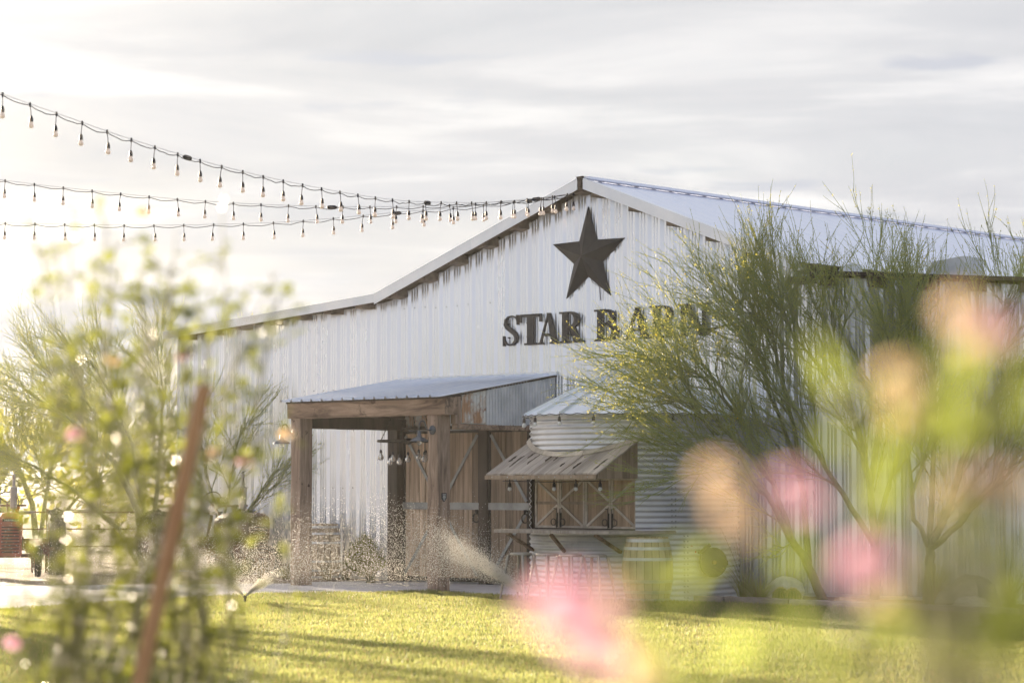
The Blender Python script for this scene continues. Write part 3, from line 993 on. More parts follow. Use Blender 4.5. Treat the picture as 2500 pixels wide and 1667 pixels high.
for k in range(9):
    a = k * 2 * math.pi / 9 + 0.3
    r = 0.46 if k % 3 else 0.30
    bx, by, L_ = r * math.cos(a), r * math.sin(a), (0.17, 0.22, 0.14)[k % 3]
    m = MB().tube([(bx, by, -0.01), (bx, by, -L_)], 0.005, 5)
    m.lathe([(0.012, 0.0), (0.02, -0.01), (0.024, -0.05), (0.02, -0.055)], 10, c=(bx, by, -L_))
    hld = m.build('lamp_holder', M['socket'], ch)
    MB().lathe([(0.016, -0.05), (0.02, -0.07), (0.045, -0.11), (0.05, -0.135), (0.038, -0.165), (0.001, -0.178)], 14, c=(bx, by, -L_)).build('bulb', M['bulb'], hld, smooth=True)

pl = thing('shield_plaque', 'small black shield plaque with white print on right porch post', 'plaque', bw(-0.676, -2.475, 1.47), -BARN_A)
m = MB()
prof = [(-0.055, 0.065), (0.055, 0.065), (0.055, -0.02), (0.0, -0.075), (-0.055, -0.02)]
m.add([(0.0, a, b) for a, b in prof] + [(0.010, a, b) for a, b in prof], [(5, 6, 7, 8, 9), (4, 3, 2, 1, 0)] + [(i, (i + 1) % 5, (i + 1) % 5 + 5, i + 5) for i in range(5)])
m.build('plate', M['plaque'], pl)
m = MB()
for z, w in ((0.04, 0.035), (0.018, 0.028), (-0.002, 0.032), (-0.022, 0.025), (-0.042, 0.012)):
    m.box(0.0105, 0.0125, -w, w, z - 0.005, z + 0.005)
m.build('print', M['plaque_print'], pl)


# ================================================================== STRING LIGHTS
def string_lights(label, p0, p1, ctrl, spacing, plugs, tail):
    """ctrl: photograph points of the sagging cord; the cord hangs above the plan line p0-p1"""
    t = thing('string_lights', label, 'string lights', (0, 0, 0), 0, 'string lights over the lawn')
    P0, P1 = Vector(p0), Vector(p1)
    D = P1 - P0
    w = []
    for px, py in ctrl:
        k = (px - 1250) / F_PX
        # P0.x + s D.x = k (P0.y + s D.y), nearly: refine with the pitch of the ray
        for _ in range(3):
            s = (k * P0.y - P0.x) / (D.x - k * D.y)
            Y = P0.y + s * D.y
            q = at(px, py, Y)
            k = q.x / q.y
        w.append(q)
    # Catmull-Rom through the points
    path = []
    for i in range(len(w) - 1):
        a, b, c, d = w[max(i - 1, 0)], w[i], w[i + 1], w[min(i + 2, len(w) - 1)]
        for k in range(12):
            u = k / 12
            path.append(0.5 * ((2 * b) + (c - a) * u + (2 * a - 5 * b + 4 * c - d) * u * u + (3 * b - a - 3 * c + d) * u ** 3))
    path.append(w[-1])
    t.location = path[-1]
    o = path[-1].copy()
    path = [p - o for p in path]
    MB().tube([p + Vector((0, 0, 0.014)) for p in path], 0.0025, 4).build('messenger_wire', M['cloth_wire'], t)
    # lamp places
    acc, nxt, places = 0.0, spacing * 0.4, []
    for i in range(len(path) - 1):
        L_ = (path[i + 1] - path[i]).length
        while acc + L_ >= nxt:
            f = (nxt - acc) / L_
            places.append(path[i].lerp(path[i + 1], f))
            nxt += spacing
        acc += L_
    # the cord droops a little between lamps
    cord = []
    for i in range(len(places) - 1):
        for k in range(5):
            u = k / 5
            q = places[i].lerp(places[i + 1], u)
            q.z -= 0.07 * spacing * 4 * u * (1 - u) * rnd.uniform(0.7, 1.3) * 0.9
            cord.append(q)
    cord.append(places[-1])
    cord.append(path[-1])
    MB().tube(cord, 0.0055, 5).build('cord', M['socket'], t)
    for i, q in enumerate(places):
        sw = rnd.uniform(-0.02, 0.02)
        m = MB()
        m.tube([q + Vector((0, 0, 0.03)), q + Vector((0, 0, -0.02))], 0.012, 6)
        m.tube([q, q + Vector((sw * 0.6, 0, -0.06)), q + Vector((sw, 0, -0.125))], 0.0045, 4)
        c = q + Vector((sw, 0, -0.115))
        m.lathe([(0.006, 0.0), (0.016, -0.012), (0.023, -0.045), (0.023, -0.07), (0.016, -0.072)], 8, c=c)
        hld = m.build('lamp_holder', M['socket'], t)
        MB().lathe([(0.015, -0.070), (0.018, -0.082), (0.028, -0.104), (0.030, -0.118), (0.022, -0.136), (0.001, -0.143)], 10, c=c).build('bulb', M['bulb_lit'], hld, smooth=True)
    for fpl in plugs:
        i = int(fpl * (len(path) - 2))
        a = path[i]
        d = (path[i + 1] - path[i]).normalized()
        MB().tube([a - d * 0.085, a - d * 0.05, a + d * 0.05, a + d * 0.085], [0.012, 0.032, 0.032, 0.012], 8).build('plug', M['socket'], t)
    return t


string_lights('topmost of three bulb strings running from sky at left to the barn ridge', (1.05, 38.75), (-5.5, 26.0),
              [(-160, 150), (-70, 196), (5, 232), (150, 284), (332, 347), (550, 411), (770, 460), (957, 490), (1100, 497), (1230, 495), (1330, 486), (1398, 474)], 0.47, (0.42, 0.70, 0.88), None)
string_lights('middle of three bulb strings running from sky at left to the barn ridge', (1.05, 38.75), (-7.65, 36.0),
              [(-160, 420), (30, 445), (180, 463), (440, 489), (680, 503), (900, 507), (1100, 503), (1260, 491), (1330, 484), (1402, 474)], 0.435, (0.52, 0.86), None)
string_lights('lowest of three bulb strings, crossing the leafy shrub at left', (1.05, 38.75), (-8.3, 39.2),
              [(-160, 543), (80, 548), (315, 552), (465, 551), (680, 545), (870, 530), (1000, 518), (1150, 506), (1280, 492), (1350, 484), (1404, 475)], 0.49, (0.58,), None)

# ================================================================== SILO
SCX, SCY, SR = 2.62, -1.75, 1.555
silo = thing('grain_silo', 'round corrugated metal grain silo fitted as a bar beside the porch', 'silo', bw(SCX, SCY), -BARN_A)
WIN_Y = -1.09                                         # serving opening, in silo coordinates
EAVE = 2.70
HALF = math.asin(1.02 / SR)
WAVE = 0.080


def silo_sheet(a0, a1, z0, z1, dr=0.0):
    m = MB()
    na = max(2, int((a1 - a0) / R(4.0)))
    nz = int(round((z1 - z0) / WAVE * 8))
    vs, fs = [], []
    for i in range(na + 1):
        a = a0 + (a1 - a0) * i / na
        for j in range(nz + 1):
            z = z0 + (z1 - z0) * j / nz
            r = SR + dr + 0.0125 * math.sin(2 * math.pi * z / WAVE)
            vs.append((r * math.sin(a), -r * math.cos(a), z))
    for i in range(na):
        am = a0 + (a1 - a0) * (i + 0.5) / na
        for j in range(nz):
            zm = z0 + (z1 - z0) * (j + 0.5) / nz
            if abs(am) < HALF and 0.985 < zm < 1.98:
                continue
            b = i * (nz + 1) + j
            fs.append((b, b + nz + 1, b + nz + 2, b + 1))
    m.add(vs, fs)
    # bolts down the seam
    return m.build('corrugated_sheet', M['galv'], silo, smooth=True)


for t_, (z0, z1, ao) in enumerate(((0.0, 0.96, 0.15), (0.96, 1.92, 0.0), (1.92, EAVE, -0.62))):
    edges = [-HALF, HALF, HALF + 1.05, HALF + 2.1, 2 * math.pi - HALF - 1.0, 2 * math.pi - HALF] if t_ == 1 else [ao + k * 2 * math.pi / 6 for k in range(7)]
    for k in range(len(edges) - 1):
        silo_sheet(edges[k], edges[k + 1], z0, z1, dr=0.002 * ((k + t_) % 2))
m = MB()
for a, z0, z1 in ((-0.62, 1.94, 2.68), (0.15 + math.pi / 3, 0.05, 0.95), (HALF + 0.36, 0.98, 1.9)):
    z = z0
    while z < z1:
        for da in (-0.018, 0.018):
            p = Vector((math.sin(a + da), -math.cos(a + da), 0)) * (SR + 0.016)
            m.box(p.x - 0.008, p.x + 0.008, p.y - 0.008, p.y + 0.008, z - 0.008, z + 0.008)
        z += WAVE
m.build('bolts', M['strap'], silo, kind='stuff')
# roof sectors with raised seams
NS, RE, RA, ZA = 20, SR + 0.09, 0.22, 3.41
for k in range(NS):
    a0, a1 = 2 * math.pi * k / NS, 2 * math.pi * (k + 1) / NS
    m = MB()
    p = lambda r, a, z: (r * math.sin(a), -r * math.cos(a), z)
    m.add([p(RE, a0, EAVE - 0.01), p(RE, a1, EAVE - 0.01), p(RA, a1, ZA), p(RA, a0, ZA), p(RE, a0, EAVE - 0.035), p(RE, a1, EAVE - 0.035)], [(0, 1, 2, 3), (4, 5, 1, 0)])
    m.bar(Vector(p(RE + 0.01, a0, EAVE + 0.002)), Vector(p(RA, a0, ZA + 0.012)), 0.022, 0.045)
    m.build('roof_sheet', M['porch_roof'], silo)
MB().lathe([(RA + 0.03, ZA - 0.02), (RA + 0.03, ZA + 0.02), (0.16, ZA + 0.07), (0.001, ZA + 0.11)], 20).build('roof_cap', M['galv'], silo)
MB().torus((0, 0, EAVE - 0.03), RE, 0.014, n=48, m=5).build('eave_rim', M['galv_old'], silo)
# dark inner wall above and beside the serving opening
MB().box(-1.10, 1.10, WIN_Y + 0.09, WIN_Y + 0.10, 0.95, 2.3).build('inner_wall', M['dark_frame'], silo)
MB().box(-1.115, -1.035, WIN_Y - 0.01, WIN_Y + 0.08, 0.98, 1.80).build('opening_post', M['dark_frame'], silo)
MB().box(1.00, 1.02, WIN_Y - 0.03, WIN_Y + 0.05, 1.0, 1.80).build('opening_post', M['frame_wood'], silo)
MB().box(-1.03, 1.02, WIN_Y - 0.02, WIN_Y + 0.07, 1.765, 1.83).build('opening_lintel', M['grey_wood_v'], silo)


def shutter(x0, x1, flip):
    z0, z1, y = 1.03, 1.76, WIN_Y
    w = 0.032
    m = MB()
    m.box(x0, x0 + w, y - 0.022, y + 0.012, z0, z1).box(x1 - w, x1, y - 0.022, y + 0.012, z0, z1)
    m.box(x0 + w, x1 - w, y - 0.020, y + 0.012, z1 - w, z1).box(x0 + w, x1 - w, y - 0.020, y + 0.012, z0, z0 + w)
    s = m.build('shutter', M['frame_wood'], silo)
    n_ = 4
    ws = [rnd.uniform(0.7, 1.3) for _ in range(n_)]
    k = (x1 - x0 - 2 * w) / sum(ws)
    xx = x0 + w
    for q in ws:
        MB().box(xx + 0.0015, xx + q * k - 0.0015, y - 0.004 + rnd.uniform(-.003, .003), y + 0.01, z0 + w, z1 - w).build('plank', M['shutter_wood'], s)
        xx += q * k
    zm = (z0 + z1) / 2
    MB().box(x0 + w, x1 - w, y - 0.026, y - 0.008, zm - 0.02, zm + 0.02).build('mid_rail', M['grey_wood_v'], s)
    a, b = (x0 + w, x1 - w) if not flip else (x1 - w, x0 + w)
    for za, zb in ((z1 - w, zm + 0.03), (z0 + w, zm - 0.03)):
        MB().bar((a, y - 0.018, za), (b, y - 0.018, zb), 0.016, 0.034, up=(0.3, 0, 1)).build('brace', M['frame_wood'], s)
    # bolt and ring near the meeting edge
    e = x1 - 0.03 if not flip else x0 + 0.03
    sg = -1 if not flip else 1
    m = MB().box(e - 0.012, e + 0.012, y - 0.04, y - 0.022, z0 + 0.01, z0 + 0.22)
    m.tube([(e, y - 0.045, z0 + 0.0), (e, y - 0.045, z0 + 0.28), (e + sg * 0.05, y - 0.05, z0 + 0.285)], 0.007, 6)
    m.torus((e + sg * 0.055, y - 0.05, z0 + 0.085), 0.048, 0.007, n=16, m=5, axis='y')
    m.build('bolt_and_ring', M['iron'], s)


xe = [-1.0, -0.505, 0.0, 0.50, 0.99]
for k in range(4):
    shutter(xe[k] + 0.006, xe[k + 1] - 0.006, k % 2 == 1)

# awning: plank roof sloping down from the silo wall
AY0, AZ0 = -2.05, 1.825                              # front edge
SL = 0.52


def awn_top_y(x_):
    """where the roof plane meets the silo"""
    if abs(x_) < SR:
        return -math.sqrt(SR * SR - x_ * x_) - 0.01
    return -1.0


m = MB()
npl = 15
xw = 2.16 / npl
for k in range(npl):
    xa, xb = -1.08 + k * xw + 0.003, -1.08 + (k + 1) * xw - 0.003
    lift = rnd.uniform(0, 0.012)
    y_f = AY0 - rnd.uniform(0, 0.025)
    mm = MB()
    ya, yb_ = awn_top_y(xa), awn_top_y(xb)
    z = lambda yy: AZ0 + SL * (yy - AY0) + lift
    mm.add([(xa, y_f, z(y_f)), (xb, y_f, z(y_f)), (xb, yb_, z(yb_)), (xa, ya, z(ya)),
            (xa, y_f, z(y_f) - 0.022), (xb, y_f, z(y_f) - 0.022), (xb, yb_, z(yb_) - 0.022), (xa, ya, z(ya) - 0.022)],
           [(0, 1, 2, 3), (7, 6, 5, 4), (0, 4, 5, 1), (1, 5, 6, 2), (0, 3, 7, 4)])
    mm.build('awning_plank', M['grey_wood'], silo)
    if rnd.random() < 0.5:
        # leftover bark along a plank edge
        b = MB()
        ys = AY0 + rnd.uniform(0.03, 0.5)
        pts_ = []
        nq = 7
        Lb = rnd.uniform(0.10, 0.34)
        for i in range(nq):
            yy = ys + Lb * i / (nq - 1)
            if yy > min(ya, yb_) - 0.03:
                break
            pts_.append((xb + rnd.uniform(-0.012, 0.012), yy, z(yy) + 0.004))
        if len(pts_) > 2:
            b.tube(pts_, [0.006] + [rnd.uniform(0.008, 0.017) for _ in pts_[2:]] + [0.005], 5)
            b.build('bark_strip', M['bark'], silo)
MB().box(-1.10, 1.06, AY0 - 0.03, AY0 + 0.0, AZ0 - 0.085, AZ0 - 0.026).build('awning_fascia', M['grey_wood_v'], silo)
m = MB()
for k in range(7):
    xx = -0.95 + k * 0.31
    m.box(xx - 0.006, xx + 0.006, AY0 - 0.036, AY0 - 0.030, AZ0 - 0.06, AZ0 - 0.045)
m.build('screws', M['hoop'], silo, kind='stuff')
# curved capping strip where the awning meets the corrugation
for a0, a1 in ((-0.76, -0.28), (-0.275, 0.22), (0.225, 0.76)):
    mm = MB()
    n_ = 8
    vs, fs = [], []
    for i in range(n_ + 1):
        a = a0 + (a1 - a0) * i / n_
        xx = SR * math.sin(a)
        yy = -SR * math.cos(a)
        zz = AZ0 + SL * (yy - AY0)
        for r, dz in ((SR + 0.012, 0.055), (SR + 0.06, 0.026), (SR + 0.055, 0.012), (SR + 0.012, 0.012)):
            vs.append((r * math.sin(a), -r * math.cos(a), zz + dz - (SL * (r - SR) if r > SR + 0.02 else 0)))
    for i in range(n_):
        for k in range(3):
            b = i * 4 + k
            fs.append((b, b + 1, b + 5, b + 4))
    fs += [(0, 1, 2, 3), (n_ * 4 + 3, n_ * 4 + 2, n_ * 4 + 1, n_ * 4)]
    mm.add(vs, fs)
    mm.build('capping_strip', M['frame_wood'], silo)
# side boards closing the awning ends
for sx in (-1.07, 1.035):
    ys = [AY0 + 0.02, AY0 + 0.22, AY0 + 0.38, AY0 + 0.55, AY0 + 0.72, -1.16]
    for i in range(5):
        a, b = ys[i] + 0.002, ys[i + 1] - 0.002
        z = lambda yy: AZ0 + SL * (yy - AY0) - 0.024
        j = rnd.uniform(-0.004, 0.004)
        mm = MB()
        vs = [(sx + j, a, AZ0 - 0.075), (sx + j, b, AZ0 - 0.075), (sx + j, b, z(b)), (sx + j, a, z(a))]
        vs += [(q[0] + 0.02, q[1], q[2]) for q in vs]
        mm.add(vs, [(3, 2, 1, 0), (4, 5, 6, 7), (0, 1, 5, 4), (1, 2, 6, 5), (2, 3, 7, 6), (3, 0, 4, 7)])
        mm.build('gable_board', M['grey_wood_v'], silo)
# counter: thick live-edge plank
mm = MB()
front = [(-1.12, -1.50), (-1.06, -1.93), (-0.6, -1.99), (-0.1, -1.97), (0.4, -1.98), (0.85, -1.94), (1.13, -1.88), (1.36, -1.42), (1.42, -0.75)]
backc = [(1.14, -1.04), (1.02, -1.10), (-1.02, -1.10), (-1.10, -1.15)]
poly = front + backc
n_ = len(poly)
mm.add([(a, b, 1.012) for a, b in poly] + [(a, b, 0.965) for a, b in poly], [tuple(range(n_)), tuple(range(2 * n_ - 1, n_ - 1, -1))] + [(i, i + n_, (i + 1) % n_ + n_, (i + 1) % n_) for i in range(n_)])
mm.build('counter', M['grey_wood'], silo)
for xx in (-0.85, 0.0, 0.85):
    y_in = -math.sqrt(SR ** 2 - xx ** 2)
    MB().bar((xx, AY0 + 0.2, 0.95), (xx, y_in + 0.0, 0.70), 0.05, 0.04).build('counter_brace', M['beam'], silo)
# bulbs under the awning and the eave
sl = thing('eave_string_lights', 'short string of white bulbs round the silo roof edge', 'string lights', bw(SCX, SCY, 0), -BARN_A)
pts_ = [((RE + 0.02) * math.sin(a), -(RE + 0.02) * math.cos(a), EAVE - 0.02 + 0.012 * math.sin(a * 40)) for a in [R(-72 + 2.5 * i) for i in range(62)]]
MB().tube(pts_, 0.006, 5).build('cord', M['socket'], sl)
for k, dg in enumerate((-70, -55, -38, -20, 0, 20, 40, 60, 78)):
    a = R(dg)
    c = Vector(((RE + 0.02) * math.sin(a), -(RE + 0.02) * math.cos(a), EAVE - 0.02))
    m = MB().tube([c, c + Vector((0, 0, -0.04))], 0.005, 5)
    m.lathe([(0.008, -0.03), (0.02, -0.045), (0.024, -0.10), (0.02, -0.105)], 8, c=c)
    hld = m.build('lamp_holder', M['socket'], sl)
    MB().lathe([(0.019, -0.10), (0.03, -0.13), (0.03, -0.15), (0.001, -0.165)], 10, c=c).build('bulb', M['bulb_white'], hld, smooth=True)
sl = thing('awning_string_lights', 'four white bulbs hanging under the wooden silo awning', 'string lights', bw(SCX, SCY, 0), -BARN_A)
MB().tube([(-1.0, -1.8, 1.72), (0, -1.8, 1.70), (1.0, -1.8, 1.72)], 0.006, 5).build('cord', M['socket'], sl)
for xx in (-0.86, 0.02, 0.44, 0.90):
    c = Vector((xx, -1.8, 1.72))
    m = MB().lathe([(0.008, 0.02), (0.014, -0.03), (0.024, -0.045), (0.026, -0.09), (0.02, -0.095)], 8, c=c)
    hld = m.build('lamp_holder', M['socket'], sl)
    MB().lathe([(0.019, -0.09), (0.03, -0.11), (0.03, -0.135), (0.001, -0.15)], 10, c=c).build('bulb', M['bulb_white'], hld, smooth=True)


# ---------------------------------------------------------------- barrels, stools, hose reel
def barrel(loc, label, h=0.93, rb=0.365, re=0.295):
    t = thing('wine_barrel', label, 'barrel', loc, rnd.uniform(0, 3), 'oak wine barrels')
    ns = 20
    prof = [(re, 0), (re + (rb - re) * 0.55, h * 0.18), (rb - 0.008, h * 0.36), (rb, h * 0.5), (rb - 0.008, h * 0.64), (re + (rb - re) * 0.55, h * 0.82), (re, h)]
    for k in range(ns):
        a0, a1 = 2 * math.pi * (k + 0.03) / ns, 2 * math.pi * (k + 0.97) / ns
        vs, fs = [], []
        for r, z in prof:
            for a in (a0, a1):
                vs.append((r * math.cos(a), r * math.sin(a), z))
        for i in range(len(prof) - 1):
            fs.append((2 * i, 2 * i + 1, 2 * i + 3, 2 * i + 2))
        MB().add(vs, fs).build('stave', M['oak'], t)
    MB().lathe([(re - 0.012, h - 0.03), (0.001, h - 0.028)], 24).build('head', M['oak'], t)
    MB().lathe([(re - 0.014, 0.0), (re - 0.014, h - 0.028)], 24).build('inner_lining', M['bark'], t)

    def rad(z):
        for (r0, z0), (r1, z1) in zip(prof, prof[1:]):
            if z0 <= z <= z1:
                return r0 + (r1 - r0) * (z - z0) / (z1 - z0)
        return re
    for z in (0.03, 0.14, 0.29, 0.60, 0.75, 0.86):
        z *= h / 0.93
        z2 = z + 0.042
        MB().lathe([(rad(z) + 0.001, z), (rad(z) + 0.006, z), (rad(z2) + 0.006, z2), (rad(z2) - 0.001, z2)], 32).build('hoop', M['hoop'], t)
    return t


barrel(at(1581, 1450, 34.1).xy.to_3d(), 'oak wine barrel with steel hoops standing against the silo')
barrel(at(784, 1400, 42.6).xy.to_3d(), 'oak barrel half hidden behind the left porch post', h=0.98)


def stool(loc, rz, label):
    t = thing('bar_stool', label, 'bar stool', loc, rz, 'metal stools at the silo counter')
    h, a, b = 0.68, 0.15, 0.215
    MB().lathe([(0.001, h + 0.012), (0.10, h + 0.012), (0.155, h + 0.006), (0.165, h - 0.012), (0.16, h - 0.03), (0.15, h - 0.03), (0.15, h - 0.01), (0.001, h - 0.008)], 16).build('seat', M['stool'], t)
    for sx in (-1, 1):
        for sy in (-1, 1):
            MB().tube([(sx * a * 0.85, sy * a * 0.85, h - 0.02), (sx * b, sy * b, 0.0)], [0.022, 0.014], 6).build('leg', M['stool'], t)
    for z in (0.26,):
        q = a * 0.85 + (b - a * 0.85) * (h - z) / h
        m = MB()
        for p0, p1 in (((-q, -q), (q, -q)), ((q, -q), (q, q)), ((q, q), (-q, q)), ((-q, q), (-q, -q))):
            m.tube([(*p0, z), (*p1, z)], 0.010, 6)
        m.build('footrest', M['stool'], t)
    return t


for k, (px, lab) in enumerate(((1270, 'bar stool nearest the barn doors at the silo counter'), (1335, 'second bar stool from the barn doors at the silo counter'),
                               (1393, 'third bar stool from the barn doors at the silo counter'), (1452, 'bar stool nearest the wine barrel at the silo counter'))):
    y_l = -2.25
    # slide along the counter until it projects to px
    best = min((abs((BARN_O[0] + (SCX + q * 0.02) * UX + (SCY + y_l) * math.sin(BARN_A)) / (BARN_O[1] + (SCX + q * 0.02) * UY + (SCY + y_l) * math.cos(BARN_A)) - (px - 1250) / F_PX), q) for q in range(-120, 120))[1]
    stool(bw(SCX + best * 0.02, SCY + y_l, 0.006), -BARN_A + rnd.uniform(-.2, .2), lab)

ang = R(78)
hp = at(1735, 1371, 35.0)
reel = thing('hose_reel', 'dark round hose reel with orange valve mounted on the silo wall', 'hose reel', (hp.x, hp.y - 0.12, hp.z), R(18))
MB().lathe([(0.001, -0.10), (0.05, -0.105), (0.19, -0.095), (0.215, -0.08), (0.215, -0.06), (0.15, -0.05), (0.15, 0.06), (0.215, 0.07), (0.215, 0.09), (0.001, 0.10)], 28, axis='y').build('drum', M['reel'], reel, smooth=True)
m = MB()
for k in range(6):
    m.torus((0, -0.04 + 0.017 * k, 0), 0.165, 0.011, n=26, m=6, axis='y')
m.build('hose', M['socket'], reel)
MB().lathe([(0.001, -0.125), (0.03, -0.122), (0.034, -0.10)], 12, axis='y').build('hub', M['brass'], reel)
m = MB().box(-0.33, -0.20, -0.02, 0.06, -0.17, 0.10).box(-0.25, 0.02, 0.10, 0.20, -0.14, 0.10).bar((-0.22, -0.03, 0.12), (-0.02, 0.0, 0.25), 0.03, 0.05)
m.build('bracket', M['reel'], reel)
m = MB().tube([(-0.26, -0.02, 0.10), (-0.26, -0.02, 0.20), (-0.33, -0.02, 0.25)], 0.022, 8).lathe([(0.035, -0.03), (0.04, 0.0), (0.035, 0.03)], 10, axis='x', c=(-0.34, -0.02, 0.255))
m.build('valve', M['orange'], reel)
m = MB().box(-0.30, 0.30, 0.09, 0.30, -0.05, 0.02)
m.build('wall_mount', M['reel'], reel)

# ================================================================== PLANTING BED
for k, (xa, ya_, xb, yb_, lab) in enumerate(((2.55, 34.0, 2.93, 33.72, 'short dark timber edging at the foot of the silo'),
                                             (2.95, 33.75, 3.75, 32.95, 'weathered grey timber edging in front of the cacti'),
                                             (3.77, 32.93, 4.75, 32.0, 'timber edging between cacti and pink roses'),
                                             (4.78, 31.97, 6.3, 30.45, 'timber edging at the far right of the planting bed'))):
    t = thing('timber_edging', lab, 'edging', (xa, ya_, 0), math.atan2(yb_ - ya_, xb - xa), 'timber edging along the lawn')
    L_ = math.hypot(xb - xa, yb_ - ya_)
    m = MB()
    vs, fs = [], []
    sg = 10
    for i in range(sg + 1):
        u = L_ * i / sg
        j = lambda: rnd.uniform(-0.006, 0.006)
        for (p, q) in ((0, 0), (0.16, 0), (0.16, 0.105), (0.145, 0.12), (0.015, 0.12), (0.0, 0.105)):
            vs.append((u, p + j(), q + j() - 0.01))
    for i in range(sg):
        for q in range(6):
            a, b = i * 6 + q, i * 6 + (q + 1) % 6
            fs.append((a, a + 6, b + 6, b))
    fs += [tuple(range(6)), tuple(sg * 6 + q for q in range(5, -1, -1))]
    m.add(vs, fs)
    m.build('timber', M['tie'], t)


def boulder(loc, sx, sy, sz, mat, label, seed):
    r2 = random.Random(seed)
    m = MB()
    nu, nv = 18, 10
    ph = [(r2.uniform(0, 6.3), r2.uniform(1.3, 3.2), Vector((r2.uniform(-1, 1), r2.uniform(-1, 1), r2.uniform(-1, 1))).normalized()) for _ in range(6)]
    vs, fs = [], []
    for j in range(nv + 1):
        th = math.pi * j / nv
        for i in range(nu):
            a = 2 * math.pi * i / nu
            d = Vector((math.sin(th) * math.cos(a), math.sin(th) * math.sin(a), math.cos(th)))
            r = 1.0 + sum(0.07 * math.sin(f * 2.2 * d.dot(ax) + p) for p, f, ax in ph)
            # facets
            for p, f, ax in ph[:5]:
                q = d.dot(ax) * r
                if q > 0.80:
                    r *= 0.80 / q
            vs.append((d.x * r * sx, d.y * r * sy, max(d.z * r * sz, -0.25 * sz) + 0.2 * sz))
    for j in range(nv):
        for i in range(nu):
            a, b = j * nu + i, j * nu + (i + 1) % nu
            fs.append((a, a + nu, b + nu, b))
    m.add(vs, fs)
    o = m.build('boulder', mat, label=label, category='boulder', group='boulders in the planting bed')
    o.location = loc
    o.rotation_euler = (0, 0, r2.uniform(0, 6))
    return o


boulder((3.80, 33.95, 0.02), 0.30, 0.26, 0.30, M['boulder'], 'pale boulder behind the two round cacti', 4)
boulder((4.55, 33.0, 0.02), 0.17, 0.15, 0.11, M['boulder_tan'], 'small tan stone behind the timber edging', 9)
boulder((6.15, 32.4, 0.02), 0.42, 0.40, 0.40, M['boulder_dark'], 'grey boulder at right between the rose flowers', 13)
boulder((5.95, 31.5, 0.02), 0.34, 0.25, 0.16, M['boulder'], 'low pale stone in front of the grey boulder', 21)


def barrel_cactus(loc, r, label):
    t = thing('barrel_cactus', label, 'cactus', loc, rnd.uniform(0, 3), 'golden barrel cacti')
    m = MB()
    nr, nv = 18, 12
    vs, fs = [], []
    for j in range(nv + 1):
        th = math.pi * 0.92 * j / nv + 0.001
        for i in range(nr * 2):
            a = math.pi * i / nr
            rr = r * (1.0 if i % 2 == 0 else 0.86)
            vs.append((rr * math.sin(th) * math.cos(a), rr * math.sin(th) * math.sin(a), r * 0.88 + r * 0.95 * math.cos(th)))
    n2 = nr * 2
    for j in range(nv):
        for i in range(n2):
            a, b = j * n2 + i, j * n2 + (i + 1) % n2
            fs.append((a, a + n2, b + n2, b))
    m.add(vs, fs)
    m.build('body', M['cactus'], t)
    m = MB()
    for j in range(1, nv - 1):
        th = math.pi * 0.92 * j / nv
        for i in range(0, n2, 2):
            a = math.pi * i / nr
            c = Vector((r * math.sin(th) * math.cos(a), r * math.sin(th) * math.sin(a), r * 0.88 + r * 0.95 * math.cos(th)))
            nrm = Vector((math.sin(th) * math.cos(a), math.sin(th) * math.sin(a), math.cos(th)))
            for k in range(3):
                d = (nrm + Vector((rnd.uniform(-.8, .8), rnd.uniform(-.8, .8), rnd.uniform(-.8, .8)))).normalized() * 0.035
                s = d.cross(Vector((0, 0, 1))).normalized() * 0.0022
                m.add([tuple(c - s), tuple(c + s), tuple(c + d)], [(0, 1, 2)])
    m.build('spines', M['spine'], t, kind='stuff')


barrel_cactus((3.72, 33.45, 0.01), 0.125, 'left and taller of two round golden barrel cacti')
barrel_cactus((3.86, 33.28, 0.01), 0.125, 'right and nearer of two round golden barrel cacti')


def grass_clump(loc, n_, h, spread, label, mats=('clump', 'blade_dry'), seeds=0):
    t = thing('grass_clump', label, 'ornamental grass', loc, 0, 'ornamental grasses')
    m = MB()
    for k in range(n_):
        a = rnd.uniform(0, 2 * math.pi)
        r0 = rnd.uniform(0, 0.09)
        L_ = h * rnd.uniform(0.45, 1.0)
        s = spread * rnd.uniform(0.15, 1.0)
        base = Vector((r0 * math.cos(a), r0 * math.sin(a), 0))
        out = Vector((math.cos(a), math.sin(a), 0))
        side = Vector((-math.sin(a), math.cos(a), 0)) * rnd.uniform(0.0025, 0.0045)
        prev = None
        ns = 5
        vs, fs = [], []
        for i in range(ns + 1):
            u = i / ns
            p = base + out * (s * L_ * u ** 1.7) + Vector((0, 0, L_ * (u - 0.38 * s * u * u)))
            w = 1 - 0.85 * u
            vs += [tuple(p - side * w), tuple(p + side * w)]
        for i in range(ns):
            fs.append((2 * i, 2 * i + 1, 2 * i + 3, 2 * i + 2))
        m.add(vs, fs, 1 if rnd.random() < 0.2 else 0)
    m.build('blades', [M[mats[0]], M[mats[1]]], t, kind='stuff')
    if seeds:
        m = MB()
        for k in range(seeds):
            a = rnd.uniform(0, 2 * math.pi)
            L_ = h * rnd.uniform(0.9, 1.25)
            s = rnd.uniform(0.1, 0.6)
            pts_ = [(math.cos(a) * s * L_ * (i / 6) ** 1.6, math.sin(a) * s * L_ * (i / 6) ** 1.6, L_ * (i / 6)) for i in range(7)]
            m.tube(pts_, [0.004, 0.004, 0.0035, 0.003, 0.003, 0.0025, 0.002], 3)
            for q in range(10):
                i = rnd.randint(4, 6)
                p = Vector(pts_[i]) + Vector((rnd.uniform(-.05, .05), rnd.uniform(-.05, .05), rnd.uniform(-.1, .1)))
                m.add([tuple(p), tuple(p + Vector((0.012, 0, 0.008))), tuple(p + Vector((0.0, 0.008, 0.016)))], [(0, 1, 2)])
        m.build('seed_stalks', M['rose_cane'], t, kind='stuff')


